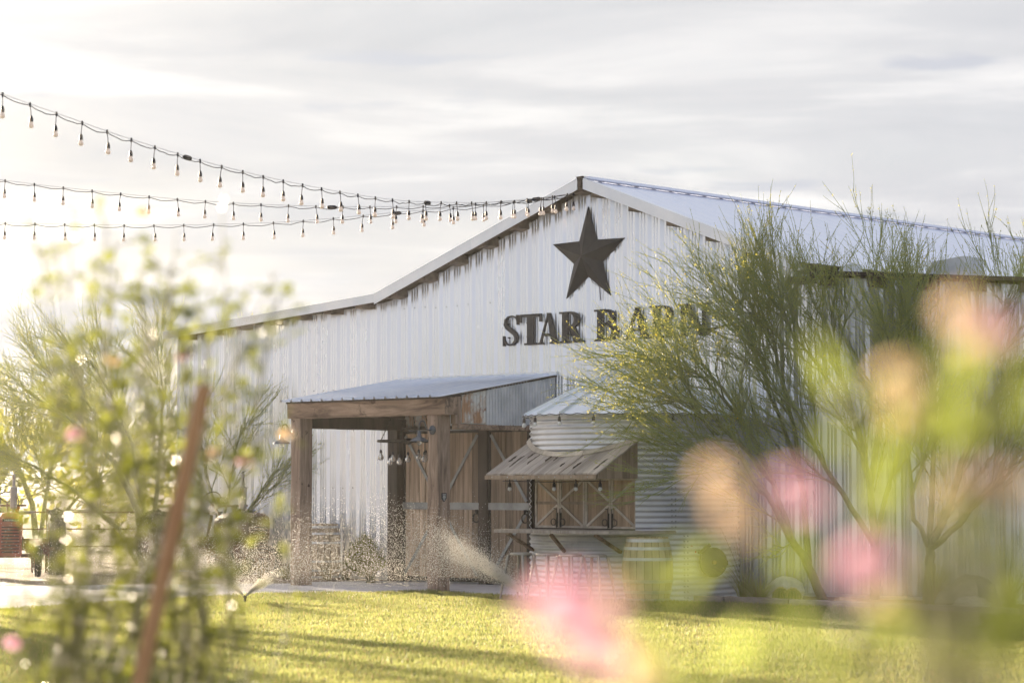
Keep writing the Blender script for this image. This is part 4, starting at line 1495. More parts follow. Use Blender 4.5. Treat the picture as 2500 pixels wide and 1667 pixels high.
grass_clump((3.42, 33.55, 0), 420, 0.62, 1.25, 'dense green grass clump beside the timber edging left of the pale boulder')
grass_clump((3.30, 34.35, 0), 170, 0.95, 1.1, 'tall airy grass clump in front of the hose reel', seeds=9)
grass_clump((3.95, 34.55, 0), 220, 0.8, 1.2, 'grass clump behind the pale boulder')
grass_clump((5.75, 32.9, 0), 220, 0.95, 1.2, 'tall grass clump beside the grey boulder at right')
grass_clump((6.7, 32.6, 0), 200, 1.0, 1.2, 'grass clump at the far right of the planting bed')


# ================================================================== TREES
def palo_verde(label, base, stems, seed, n1=9, n2=8, n3=8, bias=(0, 0, 0.25), lens=(1.15, 0.75, 0.45), leafy=1.0, flowers=0, droop=0.0, tr=0.0036, group='palo verde trees', cap=None):
    """stems: polylines in world coordinates starting near the base"""
    r2 = random.Random(seed)
    t = thing('palo_verde_tree', label, 'tree', base, 0, group)
    B = Vector(base)
    trunk, crown = MB(), MB()
    bias = Vector(bias)

    def rv():
        return Vector((r2.gauss(0, 1), r2.gauss(0, 1), r2.gauss(0, 1)))

    def curve(p, d, L_, n_, wob):
        pts_ = [p.copy()]
        for i in range(n_):
            d = (d + rv() * wob + bias * (0.5 / n_)).normalized()
            p = p + d * (L_ / n_)
            pts_.append(p.copy())
        return pts_, d

    def off(d, ang):
        s = d.cross(rv()).normalized()
        return (d * math.cos(ang) + s * math.sin(ang)).normalized()

    def leaves(pts_, n_):
        for k in range(n_):
            i = r2.randrange(len(pts_) - 1)
            p = pts_[i].lerp(pts_[i + 1], r2.random())
            d = rv().normalized() * r2.uniform(0.012, 0.028)
            s = rv().normalized() * r2.uniform(0.004, 0.008)
            crown.add([tuple(p - s), tuple(p + s), tuple(p + d + s * 0.6), tuple(p + d - s * 0.6)], [(0, 1, 2, 3)], 1)

    for pts0, r0 in stems:
        pts0 = [Vector(p) - B for p in pts0]
        # densify and roughen the stem
        st = []
        for i in range(len(pts0) - 1):
            for k in range(3):
                u = k / 3
                st.append(pts0[i].lerp(pts0[i + 1], u) + rv() * 0.012 * (1 if i + k else 0))
        st.append(pts0[-1])
        N = len(st)
        trunk.tube(st, [max(0.012, r0 * (1 - 0.75 * i / (N - 1))) for i in range(N)], 7, mi=0)
        for a in range(n1):
            f = 0.30 + 0.70 * (a + r2.random()) / n1
            i = min(int(f * (N - 1)), N - 2)
            p = st[i].lerp(st[i + 1], f * (N - 1) - i)
            d = (st[i + 1] - st[i]).normalized()
            L1 = lens[0] * r2.uniform(0.7, 1.25) * (1.15 - 0.45 * f)
            b1, d1 = curve(p, off(d, r2.uniform(0.25, 0.80)), L1, 6, 0.08)
            trunk.tube(b1, [max(0.005, 0.014 * (1 - 0.65 * k / 6)) for k in range(7)], 5, caps=False)
            for b in range(n2):
                f2 = 0.2 + 0.8 * (b + r2.random()) / n2
                j = min(int(f2 * 6), 5)
                p2 = b1[j].lerp(b1[j + 1], f2 * 6 - j)
                dd = (b1[j + 1] - b1[j]).normalized()
                b2, d2 = curve(p2, off(dd, r2.uniform(0.18, 0.55)), lens[1] * r2.uniform(0.6, 1.25), 5, 0.08)
                crown.tube(b2, [0.0068, 0.006, 0.0052, 0.0046, 0.004, 0.0034], 3, caps=False)
                leaves(b2, int(5 * leafy))
                for c in range(n3):
                    f3 = 0.15 + 0.85 * (c + r2.random()) / n3
                    k = min(int(f3 * 5), 4)
                    p3 = b2[k].lerp(b2[k + 1], f3 * 5 - k)
                    d3 = (b2[k + 1] - b2[k]).normalized()
                    b3, _ = curve(p3, off(d3, r2.uniform(0.15, 0.50)), lens[2] * r2.uniform(0.45, 1.25), 3, 0.10)
                    crown.tube(b3, [tr, tr * 0.9, tr * 0.75, tr * 0.55], 3, caps=False)
                    leaves(b3, int(9 * leafy))
                    if flowers and r2.random() < flowers:
                        q = b3[-1]
                        s = 0.016
                        for w in range(3):
                            u, v_ = rv().normalized() * s, rv().normalized() * s
                            crown.add([tuple(q - u), tuple(q + v_), tuple(q + u), tuple(q - v_)], [(0, 1, 2, 3)], 2)
    trunk.build('trunk', M['pv_bark'], t, smooth=True)
    crown.build('crown', [M['pv_twig'], M['pv_leaf'], M['pv_flower']], t)
    return t


def S(*pp):
    return [at(*p) for p in pp]


# the three trees in the bed in front of the right wing
Yb = 34.6
bA = at(2010, 1466, Yb); bA.z = 0


def SA(*pp):
    return [at(p[0] + 0.15 * max(0, 1950 - p[0]), p[1], p[2]) for p in pp]


palo_verde('palo verde tree leaning left over the silo with yellow tips', bA,
           [(SA((2010, 1466, Yb), (1975, 1380, 34.5), (1925, 1310, 34.3), (1860, 1210, 34.0), (1780, 1120, 33.8), (1680, 1060, 33.7)), 0.075),
            (SA((1925, 1310, 34.3), (1880, 1180, 34.5), (1815, 1060, 34.6), (1730, 950, 34.6), (1660, 890, 34.5)), 0.05),
            (SA((1975, 1380, 34.5), (1960, 1200, 34.9), (1910, 1060, 35.1), (1850, 920, 35.2), (1800, 820, 35.2)), 0.05),
            (SA((1880, 1180, 34.5), (1790, 1090, 33.9), (1700, 1010, 33.6), (1610, 960, 33.6)), 0.04),
            (SA((1960, 1200, 34.9), (1935, 1050, 35.0), (1890, 890, 35.0), (1850, 770, 35.0)), 0.045),
            (SA((1860, 1210, 34.0), (1770, 1150, 33.6), (1680, 1120, 33.4), (1610, 1090, 33.4)), 0.03),
            (SA((1800, 1040, 34.6), (1740, 980, 34.2), (1680, 920, 34.0), (1620, 890, 33.9)), 0.03),
            (SA((1860, 900, 35.2), (1810, 830, 35.0), (1770, 770, 34.9)), 0.03),
            (SA((1720, 1060, 33.7), (1650, 1000, 33.6), (1590, 970, 33.6)), 0.025)],
           11, n1=9, n2=6, n3=6, bias=(-0.24, 0.0, 0.20), flowers=0.006, lens=(1.05, 0.85, 0.50))
bB = at(2135, 1470, 34.9); bB.z = 0
palo_verde('upright palo verde tree rising above the roof of the right wing', bB,
           [(S((2135, 1470, 34.9), (2135, 1330, 34.9), (2125, 1180, 34.8), (2090, 1030, 34.8), (2050, 900, 34.8), (2010, 770, 34.8)), 0.075),
            (S((2135, 1330, 34.9), (2080, 1240, 34.6), (2010, 1130, 34.4), (1930, 980, 34.3), (1870, 830, 34.3)), 0.05),
            (S((2125, 1180, 34.8), (2150, 1020, 35.1), (2145, 880, 35.3), (2140, 750, 35.3)), 0.05),
            (S((2135, 1330, 34.9), (2170, 1180, 34.8), (2220, 1010, 34.7), (2240, 830, 34.6)), 0.045),
            (S((2090, 1030, 34.8), (2020, 920, 34.5), (1955, 840, 34.4), (1910, 760, 34.4)), 0.035)],
           23, n1=11, n2=8, n3=7, bias=(-0.08, 0, 0.36), flowers=0.006, lens=(1.05, 0.9, 0.5))
bC = at(2264, 1478, 33.4); bC.z = 0
palo_verde('forked palo verde tree at the far right in front of the barn', bC,
           [(S((2264, 1478, 33.4), (2270, 1380, 33.4), (2268, 1340, 33.4), (2320, 1230, 33.4), (2370, 1080, 33.4), (2400, 930, 33.4), (2410, 800, 33.4)), 0.085),
            (S((2268, 1340, 33.4), (2275, 1220, 33.5), (2280, 1060, 33.7), (2275, 910, 33.8), (2265, 790, 33.8)), 0.05),
            (S((2268, 1340, 33.4), (2345, 1275, 33.1), (2430, 1170, 32.9), (2500, 1030, 32.8), (2550, 880, 32.8)), 0.05),
            (S((2268, 1340, 33.4), (2232, 1270, 33.4), (2220, 1140, 33.4), (2190, 980, 33.3), (2170, 830, 33.3)), 0.04),
            (S((2370, 1080, 33.4), (2440, 940, 33.6), (2480, 840, 33.7), (2500, 760, 33.7)), 0.035)],
           31, n1=11, n2=8, n3=7, bias=(0, 0, 0.36), flowers=0.004, lens=(1.05, 0.9, 0.5))

# trees beyond the lawn at left
bD = at(350, 1400, 49.8); bD.z = 0
treeD = palo_verde('backlit palo verde tree spreading at the left corner of the barn', bD,
                   [(S((350, 1398, 49.8), (340, 1250, 49.8), (280, 1130, 49.8), (180, 1030, 49.8), (60, 950, 49.8)), 0.09),
                    (S((350, 1398, 49.8), (350, 1230, 50.0), (320, 1080, 50.2), (270, 960, 50.2), (220, 880, 50.2)), 0.07),
                    (S((350, 1398, 49.8), (380, 1240, 49.6), (390, 1090, 49.5), (400, 970, 49.4), (390, 900, 49.4)), 0.06),
                    (S((350, 1398, 49.8), (290, 1290, 49.5), (200, 1210, 49.3), (90, 1140, 49.2), (-30, 1090, 49.2)), 0.06),
                    (S((350, 1398, 49.8), (410, 1270, 49.3), (470, 1150, 49.1), (520, 1040, 49.0), (550, 960, 49.0)), 0.05),
                    (S((350, 1230, 50.0), (300, 1090, 50.5), (210, 980, 50.7), (120, 910, 50.8)), 0.05)],
                   41, n1=11, n2=8, n3=7, bias=(-0.12, 0, 0.28), lens=(1.25, 0.9, 0.5), tr=0.0045)
bF = at(535, 1400, 44.3); bF.z = 0
palo_verde('small wispy palo verde in front of the left barn wall', bF,
           [(S((535, 1400, 44.3), (530, 1260, 44.3), (500, 1140, 44.3), (480, 1040, 44.3)), 0.05),
            (S((535, 1400, 44.3), (550, 1250, 44.2), (570, 1130, 44.1), (590, 1040, 44.0)), 0.04),
            (S((535, 1400, 44.3), (580, 1290, 44.0), (630, 1210, 43.8), (670, 1150, 43.7)), 0.035)],
           61, n1=7, n2=6, n3=5, bias=(0, 0, 0.25), lens=(0.8, 0.6, 0.4))
bE = at(90, 1380, 55.0); bE.z = 0
palo_verde('drooping yellow green palo verde tree behind the red tractor', bE,
           [(S((90, 1380, 55), (80, 1230, 55), (40, 1130, 55), (-40, 1070, 55)), 0.09),
            (S((90, 1380, 55), (110, 1220, 55), (130, 1120, 55), (160, 1050, 55)), 0.07),
            (S((90, 1380, 55), (150, 1260, 54.5), (210, 1190, 54), (270, 1150, 54)), 0.06),
            (S((90, 1380, 55), (20, 1260, 54.5), (-60, 1190, 54), (-150, 1150, 54)), 0.06)],
           51, n1=13, n2=9, n3=9, bias=(0, 0, -0.10), lens=(1.5, 1.0, 0.6), leafy=2.2, tr=0.006)
# a tree standing just beyond the left edge; its shade falls across the lawn
o = copy_tree(treeD)
o.location = (-12.6, 39.5, 0)
o.rotation_euler = (0, 0, R(70))
o['label'] = 'palo verde tree beyond the left edge shading the near lawn'

# far tree line
rngf = random.Random(5)
m = MB()
for k in range(11000):
    X_ = rngf.uniform(-60, 30)
    Y_ = rngf.uniform(70, 88)
    hmax = 3.0 + 0.8 * math.sin(X_ * 0.31) + 0.6 * math.sin(X_ * 0.83 + 1) + 0.4 * math.sin(X_ * 2.1)
    p = Vector((X_, Y_, hmax * rngf.random() ** 0.8))
    s = rngf.uniform(0.10, 0.30)
    u = Vector((rngf.gauss(0, 1), rngf.gauss(0, 1), rngf.gauss(0, 1))).normalized() * s
    v_ = u.orthogonal().normalized() * s * 0.5
    m.add([tuple(p - u), tuple(p + v_), tuple(p + u), tuple(p - v_)], [(0, 1, 2, 3)])
m.build('far_trees', M['far_tree'], kind='stuff', label='distant band of desert trees along the horizon', category='trees')

# ephedra shrub and dry plants by the wall
def shrub(loc, r, h, n_, mat, label):
    t = thing('round_shrub', label, 'shrub', loc, 0)
    m = MB()
    for k in range(n_):
        a = rnd.uniform(0, 2 * math.pi)
        th = rnd.uniform(0, 1.25)
        d = Vector((math.sin(th) * math.cos(a), math.sin(th) * math.sin(a), math.cos(th)))
        L_ = h * rnd.uniform(0.6, 1.0)
        p0 = Vector((0, 0, 0.06)) + d * (0.15 * L_)
        q = p0 + Vector((d.x * r * 1.1, d.y * r * 1.1, d.z * L_))
        mid = p0.lerp(q, 0.5) + Vector((rnd.uniform(-.03, .03), rnd.uniform(-.03, .03), rnd.uniform(0, .05)))
        m.tube([p0, mid, q], [0.004, 0.0035, 0.002], 3, caps=False)
        for b in range(3):
            f = rnd.uniform(0.4, 0.95)
            s = mid.lerp(q, f)
            m.tube([s, s + (d + Vector((rnd.uniform(-.6, .6), rnd.uniform(-.6, .6), rnd.uniform(-.2, .6)))).normalized() * rnd.uniform(.05, .12)], [0.003, 0.0015], 3, caps=False)
    m.build('stems', mat, t, kind='stuff')


shrub(at(890, 1400, 41.6).xy.to_3d(), 0.27, 0.66, 1100, M['ephedra'], 'round bright green shrub by the barn wall left of the doors')
for px, Y_, lab in ((845, 42.2, 'dry brown grass clump left of the round green shrub'), (800, 42.0, 'dry brown grass clump in front of the half hidden barrel'),
                    (905, 41.0, 'dry brown grass clump in front of the round green shrub'), (700, 42.4, 'dry brown grass clump left of the left porch post'), (640, 42.8, 'dry brown grass clump at the foot of the barn wall')):
    grass_clump(at(px, 1400, Y_).xy.to_3d(), 220, 0.5, 0.8, lab, mats=('rose_cane', 'blade_dry'))
pp = thing('white_pipe', 'thin white upright pipe beside the round green shrub', 'pipe', at(834, 1400, 42.3).xy.to_3d())
MB().tube([(0, 0, 0), (0, 0, 1.13)], 0.018, 8).build('riser', M['white_plastic'], pp)
MB().tube([(0, 0, 1.13), (0, 0, 1.16)], 0.025, 8).build('cap', M['white_plastic'], pp)

# pipe fence far left
fence = thing('pipe_fence', 'thin pipe rail fence behind the red tractor', 'fence', (-13, 52, 0))
for xx in (-6, -3, 0, 3, 6):
    MB().tube([(xx, 0, 0), (xx, 0, 1.15)], 0.03, 6).build('post', M['rust'], fence)
for z in (0.35, 0.72, 1.08):
    MB().tube([(-7, 0, z), (7, 0, z)], 0.018, 6).build('rail', M['rust'], fence)


# ================================================================== TRACTORS
def tractor(loc, rz, label, paint, name='tractor', badge=True):
    """small row-crop tractor facing -y"""
    t = thing(name, label, 'tractor', loc, rz, 'old tractors left of the barn')
    # hood: rounded nose, extruded section
    m = MB()
    sec = [(-0.21, 0.70), (-0.22, 1.0), (-0.20, 1.10), (-0.13, 1.16), (0, 1.175), (0.13, 1.16), (0.20, 1.10), (0.22, 1.0), (0.21, 0.70)]
    vs, fs = [], []
    rows = [(-1.10, 0.82, -0.01), (-1.13, 0.95, 0.0), (-1.08, 1.0, 0.0), (-0.6, 1.0, 0.005), (-0.1, 0.98, 0.0), (0.1, 0.92, -0.02)]
    for y, s, dz in rows:
        for a, b in sec:
            vs.append((a * s, y, 0.70 + (b - 0.70) * s + dz))
    for i in range(len(rows) - 1):
        for k in range(len(sec) - 1):
            a = i * len(sec) + k
            fs.append((a, a + 1, a + 1 + len(sec), a + len(sec)))
    fs.append(tuple(range(len(sec) - 1, -1, -1)))
    m.add(vs, fs)
    hood = m.build('hood', paint, t, smooth=True)
    # radiator shell below with slatted grille
    m = MB()
    m.box(-0.205, 0.205, -1.085, -0.78, 0.42, 0.985)
    gr = m.build('radiator_shell', paint, t)
    for k in range(9):
        z = 0.47 + k * 0.055
        MB().box(-0.155, 0.155, -1.142, -1.083, z, z + 0.014).build('grille_slat', M['iron'], gr)
    MB().box(-0.19, 0.19, -1.118, -1.086, 0.40, 0.45).build('bumper_bar', paint, gr)
    if badge:
        bd = MB().box(-0.14, 0.14, -1.135, -1.118, 1.015, 1.062).build('badge', M['iron'], hood)
        cu = bpy.data.curves.new('badge_text', 'FONT')
        cu.body = 'FARMALL'
        cu.size = 0.052
        cu.align_x = 'CENTER'
        cu.extrude = 0.002
        ob = bpy.data.objects.new('tmp', cu)
        col.objects.link(ob)
        dg = bpy.context.evaluated_depsgraph_get()
        me = bpy.data.meshes.new_from_object(ob.evaluated_get(dg))
        col.objects.unlink(ob)
        bpy.data.objects.remove(ob)
        me.materials.clear()
        me.materials.append(M['plaque_print'])
        tx = link('lettering', me, hood)
        tx.location = (0, -1.138, 1.02)
        tx.rotation_euler = (math.pi / 2, 0, 0)
    # engine block, gearbox
    m = MB().box(-0.15, 0.15, -0.78, 0.05, 0.45, 0.86).box(-0.19, -0.13, -0.6, -0.2, 0.6, 0.8).box(0.13, 0.24, -0.62, -0.3, 0.55, 0.72).box(0.15, 0.19, -0.7, 0.0, 0.76, 0.84)
    m.lathe([(0.05, 0.0), (0.06, 0.02), (0.06, 0.22), (0.03, 0.25)], 10, c=(0.22, -0.1, 0.5))
    m.build('engine', M['rust'], t)
    m = MB().box(-0.13, 0.13, 0.05, 0.95, 0.42, 0.72).box(-0.84, 0.84, 0.80, 0.95, 0.53, 0.67)
    m.build('transmission', M['rust'], t)
    MB().tube([(-0.5, -0.75, 0.40), (0.5, -0.75, 0.40)], 0.035, 8).build('front_axle', M['rust'], t)
    # muffler and stack
    m = MB().tube([(0.08, -0.42, 1.16), (0.08, -0.42, 1.22)], 0.03, 8).tube([(0.08, -0.42, 1.22), (0.08, -0.42, 1.24), (0.08, -0.42, 1.62), (0.08, -0.42, 1.64)], [0.03, 0.065, 0.065, 0.03], 14)
    m.tube([(0.08, -0.42, 1.64), (0.08, -0.42, 1.86)], 0.027, 10)
    mf = m.build('exhaust_stack', M['muffler'], t, smooth=False)
    MB().bar((0.05, -0.42, 1.87), (0.13, -0.42, 1.91), 0.05, 0.008).build('rain_flap', M['iron'], mf)
    # steering
    m = MB().tube([(0, 0.05, 1.0), (0, 0.52, 1.32)], 0.02, 8)
    st = m.build('steering_column', M['rust'], t)
    w = MB()
    c = Vector((0, 0.54, 1.34))
    axd = Vector((0, 0.55, 0.83)).normalized()
    e1 = Vector((1, 0, 0)); e2 = axd.cross(e1)
    # the wheel stands fairly upright on this tractor
    axd = Vector((0, 0.93, 0.36)).normalized(); e2 = axd.cross(e1)
    w.tube([c + e1 * 0.21 * math.cos(a) + e2 * 0.21 * math.sin(a) for a in [2 * math.pi * i / 28 for i in range(29)]], 0.011, 6, caps=False)
    for k in range(3):
        a = math.pi / 2 + k * 2 * math.pi / 3
        w.tube([c, c + e1 * 0.21 * math.cos(a) + e2 * 0.21 * math.sin(a)], 0.008, 5)
    w.build('steering_wheel', M['iron'], t)
    # seat pan
    m = MB().lathe([(0.001, 0.0), (0.15, 0.01), (0.22, 0.05), (0.23, 0.055), (0.15, 0.0), (0.001, -0.012)], 18, c=(0.30, 1.02, 1.12))
    m.build('seat', M['strap'], t, smooth=True)
    MB().bar((0.05, 0.75, 0.70), (0.30, 1.02, 1.10), 0.05, 0.02).build('seat_spring', M['rust'], t)
    # fuel cap / air cleaner
    MB().lathe([(0.001, 1.30), (0.05, 1.29), (0.055, 1.24), (0.03, 1.20), (0.03, 1.12)], 12, c=(0.16, 0.0, 0.0)).build('air_cleaner', paint, t, smooth=True)
    # work light on a cross bar
    m = MB().bar((-0.30, -0.20, 1.29), (0.32, -0.20, 1.29), 0.02, 0.035)
    lb = m.build('light_bar', M['rust'], t)
    MB().box(-0.32, -0.14, -0.26, -0.19, 1.33, 1.44).build('work_light', M['iron'], t)
    MB().box(-0.30, -0.16, -0.268, -0.262, 1.345, 1.425).build('lens', M['glass'], t)

    def wheel(nm, c, r, w_, lugs):
        m = MB()
        hw = w_ / 2
        m.lathe([(r * 0.62, -hw), (r * 0.80, -hw * 1.08), (r * 0.96, -hw * 0.85), (r, 0), (r * 0.96, hw * 0.85), (r * 0.80, hw * 1.08), (r * 0.62, hw)], 28, axis='x', c=c)
        for k in range(lugs):
            a = 2 * math.pi * k / lugs
            for sd in (-1, 1):
                a2 = a + (math.pi / lugs if sd > 0 else 0)
                p0 = Vector((c[0] + sd * hw * 0.95, c[1] + r * 0.95 * math.cos(a2 - 0.16), c[2] + r * 0.95 * math.sin(a2 - 0.16)))
                p1 = Vector((c[0] + sd * 0.005, c[1] + r * 1.02 * math.cos(a2 + 0.05), c[2] + r * 1.02 * math.sin(a2 + 0.05)))
                m.bar(p0, p1, 0.035, 0.045, up=(0, math.cos(a2), math.sin(a2)))
        ty = m.build(nm, M['tyre'], t)
        MB().lathe([(0.001, 0.03), (r * 0.15, 0.03), (r * 0.2, -0.01), (r * 0.5, -0.02), (r * 0.60, hw * 0.7), (r * 0.64, hw * 0.9), (r * 0.64, -hw * 0.9), (r * 0.5, -0.04), (0.001, -0.05)], 24, axis='x', c=c).build('rim', paint, ty)
    wheel('rear_wheel', (-0.92, 0.88, 0.60), 0.60, 0.28, 18)
    wheel('rear_wheel', (0.92, 0.88, 0.60), 0.60, 0.28, 18)
    wheel('front_wheel', (-0.50, -0.75, 0.30), 0.29, 0.12, 0)
    wheel('front_wheel', (0.50, -0.75, 0.30), 0.29, 0.12, 0)
    # mid-mounted cultivator frame
    m = MB().bar((-0.75, 0.15, 0.50), (0.85, 0.15, 0.50), 0.05, 0.06)
    for xx in (-0.6, -0.3, 0.45, 0.7):
        m.bar((xx, 0.15, 0.62), (xx, 0.10, 0.06), 0.05, 0.05).box(xx - 0.06, xx + 0.06, 0.04, 0.18, 0.40, 0.60)
    m.build('cultivator', M['rust'], t)
    return t


tl = at(18, 1400, 44.0); tl.z = 0
tractor(tl, R(14), 'faded red tractor with upright exhaust at the left edge', M['tractor_red'])
tr_ = at(552, 1400, 43.4); tr_.z = 0
tractor(tr_, R(38), 'dark old tractor in front of the barn wall behind the leafy shrub', M['tractor_green'], badge=False)


# ================================================================== SPRINKLERS AND SPRAY
def sprinkler(loc, label):
    t = thing('sprinkler_head', label, 'sprinkler', loc, 0, 'lawn sprinklers')
    MB().tube([(0, 0, 0), (0, 0, 0.09)], 0.018, 8).build('riser', M['iron'], t)
    MB().lathe([(0.018, 0.09), (0.026, 0.095), (0.026, 0.115), (0.001, 0.12)], 10).build('nozzle', M['iron'], t)


def spray(loc, jets, label, seed):
    """jets: (azimuth, half width, elev lo, elev hi, speed lo, speed hi, count, size)"""
    rng = np.random.default_rng(seed)
    P, Sz = [], []
    for az, hw, e0, e1, v0, v1, cnt, sz, t0, t1 in jets:
        a = az + hw * (rng.random(cnt) * 2 - 1)
        e = e0 + (e1 - e0) * rng.random(cnt)
        v = v0 + (v1 - v0) * rng.random(cnt)
        T = 2 * v * np.sin(e) / 9.81
        tt = T * (t0 + (t1 - t0) * rng.random(cnt))
        r = v * np.cos(e) * tt
        z = v * np.sin(e) * tt - 4.905 * tt * tt + 0.10
        r = r * (1 + 0.06 * rng.standard_normal(cnt))
        z = z + 0.03 * rng.standard_normal(cnt) * (tt / T + 0.1)
        q = np.stack([loc[0] + r * np.cos(a), loc[1] + r * np.sin(a), np.maximum(z, 0.02)], 1)
        P.append(q)
        Sz.append(sz * (0.5 + rng.random(cnt) ** 2))
    P = np.concatenate(P); Sz = np.concatenate(Sz)
    n = len(P)
    # keep the drops in front of the barn wall
    ly = (P[:, 0] - BARN_O[0]) * math.sin(BARN_A) + (P[:, 1] - BARN_O[1]) * math.cos(BARN_A)
    lx = (P[:, 0] - BARN_O[0]) * UX + (P[:, 1] - BARN_O[1]) * UY
    ok = (ly < -0.4) & ~((np.hypot(lx - SCX, ly - SCY) < SR + 0.15))
    P, Sz = P[ok], Sz[ok]
    n = len(P)
    octv = np.array([(1, 0, 0), (-1, 0, 0), (0, 1, 0), (0, -1, 0), (0, 0, 1.25), (0, 0, -1.25)], np.float32)
    octf = np.array([(0, 2, 4), (2, 1, 4), (1, 3, 4), (3, 0, 4), (2, 0, 5), (1, 2, 5), (3, 1, 5), (0, 3, 5)], np.int32)
    V = (P[:, None, :] + octv[None] * Sz[:, None, None]).astype(np.float32)
    Fx = (octf[None] + (np.arange(n, dtype=np.int32) * 6)[:, None, None]).reshape(-1)
    me = bpy.data.meshes.new('water_spray')
    me.vertices.add(n * 6)
    me.vertices.foreach_set('co', V.reshape(-1))
    me.loops.add(n * 24)
    me.loops.foreach_set('vertex_index', Fx)
    me.polygons.add(n * 8)
    me.polygons.foreach_set('loop_start', np.arange(0, n * 24, 3, dtype=np.int32))
    me.polygons.foreach_set('use_smooth', np.ones(n * 8, bool))
    me.materials.append(M['water'])
    me.update(calc_edges=True)
    link('water_spray', me, kind='stuff', label=label, category='water spray')


s1 = on_ground(1286, 1469)
sprinkler(s1, 'small sprinkler head on the lawn in front of the silo counter')
s2 = on_ground(598, 1474)
sprinkler(s2, 'small sprinkler head on the lawn left of the porch')
d2r = math.radians
spray(s1, [(d2r(158), d2r(34), d2r(22), d2r(48), 5.4, 7.4, 22000, 0.0033, 0.03, 0.98),
           (d2r(150), d2r(45), d2r(30), d2r(52), 4.0, 6.5, 8000, 0.0033, 0.05, 0.9),
           (d2r(172), d2r(12), d2r(32), d2r(46), 5.8, 7.0, 20000, 0.0030, 0.01, 0.30),
           (d2r(40), d2r(40), d2r(25), d2r(45), 2.2, 3.6, 3000, 0.0030, 0.01, 0.35)],
      'sparkling droplets of sprinkler water drifting across the barn doors', 1)
spray(s2, [(d2r(130), d2r(60), d2r(20), d2r(48), 5.0, 7.4, 19000, 0.0034, 0.03, 0.95),
           (d2r(165), d2r(14), d2r(35), d2r(52), 4.6, 6.0, 12000, 0.0031, 0.01, 0.45),
           (d2r(20), d2r(16), d2r(38), d2r(56), 2.3, 3.4, 8000, 0.0030, 0.01, 0.40),
           (d2r(60), d2r(35), d2r(25), d2r(48), 5.5, 7.6, 6000, 0.0033, 0.25, 0.95)],
      'bright sprinkler spray over the pavement left of the porch', 2)


# ================================================================== FOREGROUND ROSES
def leaf_faces(m, p, d, nrm, L_, W_, mi=0):
    """pointed leaflet folded along the midrib"""
    d = d.normalized()
    s = d.cross(nrm)
    if s.length < 1e-4:
        s = d.orthogonal()
    s.normalize()
    u = s.cross(d)
    q = [p, p + d * L_ * 0.35 + s * W_ * 0.5 + u * L_ * 0.05, p + d * L_ * 0.72 + s * W_ * 0.38 + u * L_ * 0.04, p + d * L_ - u * L_ * 0.06,
         p + d * L_ * 0.72 - s * W_ * 0.38 + u * L_ * 0.04, p + d * L_ * 0.35 - s * W_ * 0.5 + u * L_ * 0.05]
    m.add([tuple(x) for x in q], [(0, 1, 2, 3), (0, 3, 4, 5)], mi)


def rose_mesh(r, seed, mat, parent, at_p, tilt):
    """open rose: whorls of cupped petals"""
    r2 = random.Random(seed)
    m = MB()
    for ring, (cnt, rad, lean, hgt) in enumerate(((3, 0.16, 0.15, 0.62), (4, 0.26, 0.35, 0.66), (5, 0.38, 0.62, 0.66), (5, 0.48, 0.95, 0.62), (6, 0.55, 1.25, 0.60))):
        for k in range(cnt):
            a = 2 * math.pi * (k + 0.5 * ring + r2.uniform(-.1, .1)) / cnt
            nu, nv = 5, 4
            vs, fs = [], []
            half = math.pi / cnt * 1.25
            for j in range(nv + 1):
                v = j / nv
                ln = lean * v ** 1.4
                for i in range(nu + 1):
                    u = (i / nu - 0.5) * 2
                    ww = math.sin(math.pi * min(1, 0.18 + 0.72 * v)) ** 0.6
                    aa = a + half * u * ww
                    rr = rad * 0.35 + rad * v * 0.5 + hgt * math.sin(ln) * v * (1 - 0.10 * u * u)
                    zz = hgt * math.cos(ln) * v * (1 - 0.16 * u * u) - 0.05 * ring
                    vs.append(Vector((rr * math.cos(aa) * r, rr * math.sin(aa) * r, zz * r)))
            for j in range(nv):
                for i in range(nu):
                    b = j * (nu + 1) + i
                    fs.append((b, b + 1, b + nu + 2, b + nu + 1))
            q = tilt.to_track_quat('Z', 'Y')
            m.add([tuple(q @ x + at_p) for x in vs], fs)
    return m.build('rose_flower', mat, parent, smooth=True)


def cane(p0, p1, r2, n_=9, bow=0.12):
    pts_ = []
    s = Vector((r2.uniform(-1, 1), r2.uniform(-1, 1), 0)) * bow
    for i in range(n_ + 1):
        u = i / n_
        p = p0.lerp(p1, u) + s * math.sin(math.pi * u) + Vector((r2.uniform(-1, 1), r2.uniform(-1, 1), 0)) * 0.012
        pts_.append(p)
    return pts_


def compound_leaf(m, p, d, r2, L_):
    """rose leaf: five leaflets on a stalk"""
    d = d.normalized()
    s = d.cross(Vector((0, 0, 1)))
    s = s.normalized() if s.length > 1e-3 else Vector((1, 0, 0))
    nrm = (s.cross(d) + Vector((r2.uniform(-.7, .7), r2.uniform(-.7, .7), r2.uniform(-.3, .6)))).normalized()
    st = p + d * L_ * 1.6
    for f, sd in ((0.5, 1), (0.5, -1), (0.9, 1), (0.9, -1), (1.2, 0)):
        q = p + d * L_ * f * 1.2
        dd = (d * 0.5 + s * sd * 0.9 + Vector((r2.uniform(-.2, .2), r2.uniform(-.2, .2), r2.uniform(-.25, .15)))) if sd else d
        leaf_faces(m, q, dd, nrm + Vector((r2.uniform(-.5, .5), r2.uniform(-.5, .5), r2.uniform(-.3, .3))), L_ * r2.uniform(0.8, 1.15), L_ * 0.62)
    m.add([tuple(p - s * 0.001), tuple(p + s * 0.001), tuple(p + d * L_ * 1.45)], [(0, 1, 2)])


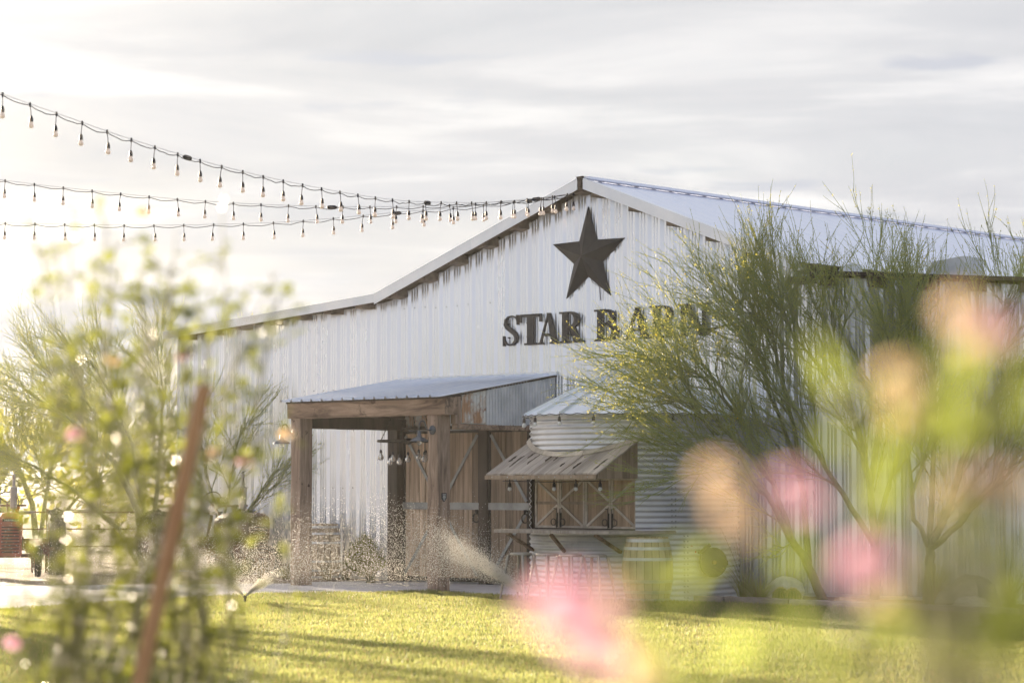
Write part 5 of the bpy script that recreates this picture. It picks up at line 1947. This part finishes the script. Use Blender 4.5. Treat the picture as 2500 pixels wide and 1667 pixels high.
def big_shrub():
    r2 = random.Random(77)
    base = Vector((-1.22, 8.0, 0))
    t = thing('rose_shrub', 'tall backlit leafy rose shrub blurred in the left foreground', 'shrub', base)
    canes, leaves = MB(), MB()
    tops = [(60, 520, 7.8), (175, 490, 8.0), (290, 560, 8.1), (420, 640, 8.0), (560, 590, 8.2), (610, 680, 8.1), (690, 720, 8.2), (90, 690, 7.7), (240, 720, 7.9), (400, 730, 8.2),
            (520, 800, 8.0), (300, 840, 7.7), (700, 960, 8.1), (640, 1050, 8.2), (150, 850, 7.9), (720, 1200, 8.2), (40, 1080, 7.8), (180, 1060, 8.1), (560, 1180, 8.0), (720, 1370, 8.1), (560, 1480, 7.9),
            (120, 1250, 7.8), (330, 1050, 8.2), (60, 1420, 7.9), (250, 1330, 7.7), (440, 1000, 8.0), (460, 1330, 8.2), (330, 660, 8.0), (480, 700, 7.9), (130, 600, 8.0), (620, 830, 7.9)]
    for k in range(46):
        a_, q_ = r2.uniform(0, 2 * math.pi), math.sqrt(r2.random())
        cx, cy, rx, ry = ((370, 640, 310, 150), (300, 1080, 290, 220), (330, 1420, 330, 250), (370, 760, 300, 160))[k % 4]
        tops.append((cx + rx * q_ * math.cos(a_), cy + ry * q_ * math.sin(a_), r2.uniform(7.6, 8.3)))
    for k, (px, py, Y_) in enumerate(tops):
        tip = at(px, py, Y_) - base
        root = Vector(((-0.42, -0.30, -0.05, 0.12, 0.35)[r2.randrange(5)] + r2.uniform(-.03, .03), r2.uniform(-.12, .12), 0))
        # rise from the crown of the plant, then arch out to the tip
        mid = Vector((tip.x * 0.55 + root.x * 0.45 + r2.uniform(-.10, .10), tip.y * 0.35, tip.z * 0.55))
        a = cane(root, mid, r2, 6, 0.05)
        b = cane(mid, tip, r2, 7, 0.07)
        pts_ = a + b[1:]
        N = len(pts_)
        canes.tube(pts_, [max(0.0022, 0.0062 * (1 - 0.65 * i / (N - 1))) for i in range(N)], 5)
        dens = 0.55 if py > 900 else 1.05
        for i in range(N - 9, N - 1):
            for q in range(int(2 * dens + r2.random())):
                p = pts_[i].lerp(pts_[i + 1], r2.random())
                d = Vector((r2.uniform(-1, 1), r2.uniform(-.8, .8), r2.uniform(-.3, .8)))
                if r2.random() < 0.45:
                    # short side shoot with several leaves
                    e = p + d.normalized() * r2.uniform(0.06, 0.16)
                    canes.tube([p, e], [0.0025, 0.0012], 4)
                    for w in range(3):
                        compound_leaf(leaves, p.lerp(e, 0.4 + 0.3 * w), d + Vector((r2.uniform(-1, 1), r2.uniform(-1, 1), r2.uniform(-.5, .7))), r2, r2.uniform(0.018, 0.030))
                else:
                    compound_leaf(leaves, p, d, r2, r2.uniform(0.018, 0.030))
    canes.build('canes', M['rose_cane'], t)
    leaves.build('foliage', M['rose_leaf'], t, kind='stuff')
    for k, (px, py, Y_, mt) in enumerate(((450, 868, 7.9, 'petal_pink'), (180, 1060, 7.8, 'petal_pink'), (598, 1125, 8.0, 'petal_pink'), (345, 520, 8.0, 'petal_peach'), (700, 1060, 8.0, 'petal_peach'),
                                          (275, 880, 7.8, 'petal_peach'), (520, 1110, 8.0, 'petal_peach'), (190, 1060, 7.9, 'petal_peach'), (30, 1570, 7.8, 'petal_pink'))):
        rose_mesh(0.03, 100 + k, M[mt], t, at(px, py, Y_) - base, Vector((r2.uniform(-.6, .6), -0.5, 0.8)))
    return t


big_shrub()

# stake driven beside the shrub
p_top = at(500, 940, 7.5)
p_bot = at(338, 1680, 7.5)
d_ = (p_top - p_bot).normalized()
foot = p_top - d_ * (p_top.z / d_.z)
stake = thing('leaning_stake', 'leaning rust brown stake blurred in the left foreground', 'stake', foot)
m = MB()
L_ = (p_top - foot)
m.bar((0, 0, 0), tuple(L_), 0.034, 0.034, up=(0.5, 0.87, 0.0))
m.build('shaft', M['stake'], stake)


def near_roses():
    r2 = random.Random(5)
    base = Vector((0.33, 2.08, 0))
    t = thing('rose_bush', 'pink and peach rose bush strongly blurred in the right foreground', 'rose bush', base)
    canes, leaves = MB(), MB()
    # flowers: photograph position, depth, size, colour
    fl = [(1390, 1495, 1.75, 0.036, 'petal_pink'), (1450, 1580, 1.93, 0.030, 'petal_pink'), (1570, 1645, 2.02, 0.022, 'petal_peach'), (1500, 1450, 2.06, 0.014, 'petal_peach'),
          (1752, 1165, 2.02, 0.018, 'petal_peach'), (1775, 1250, 2.03, 0.015, 'petal_peach'), (1935, 1205, 1.95, 0.024, 'petal_pink'), (1830, 1300, 2.08, 0.013, 'petal_peach'),
          (2112, 1385, 1.92, 0.028, 'petal_pink'), (2160, 1480, 2.06, 0.016, 'petal_peach'), (2190, 925, 2.02, 0.020, 'petal_peach'), (2205, 1010, 2.03, 0.016, 'petal_peach'),
          (2345, 760, 2.02, 0.021, 'petal_peach'), (2430, 810, 1.98, 0.022, 'petal_pink'), (2370, 850, 2.05, 0.014, 'petal_peach'), (2400, 1175, 2.02, 0.017, 'petal_pink'),
          (2490, 1190, 2.00, 0.020, 'petal_peach'), (2330, 1180, 2.04, 0.014, 'petal_peach'), (2300, 1240, 2.04, 0.014, 'petal_white')]
    for k, (px, py, Y_, r_, mt) in enumerate(fl):
        c = at(px, py, Y_) - base
        up = Vector((r2.uniform(-.5, .5), -0.55 + r2.uniform(-.2, .2), 0.8)).normalized()
        rose_mesh(r_, 300 + k, M[mt], t, c, up)
        root = Vector((r2.uniform(-.06, .06), r2.uniform(-.05, .05), 0))
        low = Vector((c.x + 0.3 * (root.x - c.x) + r2.uniform(-.02, .02), c.y * 0.7, c.z - 0.35))
        pts_ = cane(root, low, r2, 6, 0.03) + cane(low, c, r2, 4, 0.01)[1:]
        canes.tube(pts_, [max(0.0014, 0.0036 * (1 - 0.6 * i / (len(pts_) - 1))) for i in range(len(pts_))], 6)
        for i in range(2, 5):
            p = pts_[i].lerp(pts_[i + 1], r2.random())
            for q in range(3):
                compound_leaf(leaves, p, Vector((r2.uniform(-1, 1), r2.uniform(-1, 1), r2.uniform(-.2, .6))), r2, r2.uniform(0.022, 0.032))
    # leaf sprays that show in the picture
    lf = [(1620, 1450, 1.95), (1560, 1400, 1.90), (2060, 1000, 2.02), (2100, 1060, 2.02), (2075, 1120, 2.05), (2140, 1130, 2.05), (2260, 1100, 2.05), (2330, 960, 2.0), (2440, 930, 2.0),
          (2400, 1000, 2.0), (2480, 1000, 1.98), (2490, 1080, 1.98), (2430, 1080, 2.02), (2360, 1060, 2.02), (2250, 1190, 2.04), (2290, 1300, 2.0), (2400, 1310, 2.02), (2470, 1270, 2.0), (2360, 1370, 2.02), (2440, 1420, 2.02), (2480, 1370, 2.0),
          (2300, 1440, 2.04), (2390, 1480, 2.03), (2480, 1500, 2.0), (2230, 1560, 2.0), (2150, 1590, 2.02), (2320, 1580, 2.02), (2410, 1590, 2.0), (2480, 1620, 2.0), (1975, 1420, 2.06), (2010, 1350, 2.05), (2160, 1260, 2.06), (2200, 1180, 2.04),
          (1900, 1640, 2.05), (2030, 1640, 2.04), (1800, 1640, 2.04), (1660, 1610, 2.04), (2260, 880, 2.06), (2470, 720, 2.05), (2450, 890, 2.03)]
    for k in range(13):
        lf.append((r2.uniform(2180, 2520), r2.uniform(850, 1660), r2.uniform(1.9, 2.25)))
    for k in range(4):
        lf.append((r2.uniform(1450, 2200), r2.uniform(1600, 1700), r2.uniform(1.85, 2.1)))
    for k, (px, py, Y_) in enumerate(lf):
        c = at(px, py, Y_) - base
        root = Vector((r2.uniform(-.06, .06), r2.uniform(-.05, .05), 0))
        low = Vector((c.x + 0.25 * (root.x - c.x), c.y * 0.7, c.z - 0.3))
        pts_ = cane(root, low, r2, 5, 0.03) + cane(low, c, r2, 3, 0.01)[1:]
        canes.tube(pts_, [max(0.001, 0.0026 * (1 - 0.6 * i / (len(pts_) - 1))) for i in range(len(pts_))], 5)
        for q in range(2):
            compound_leaf(leaves, c + Vector((r2.uniform(-.008, .008), r2.uniform(-.01, .01), r2.uniform(-.008, .008))), Vector((r2.uniform(-1, 1), r2.uniform(-.6, .6), r2.uniform(-.2, .9))), r2, r2.uniform(0.018, 0.026))
    canes.build('canes', M['rose_cane'], t)
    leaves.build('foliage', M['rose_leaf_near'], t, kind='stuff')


near_roses()
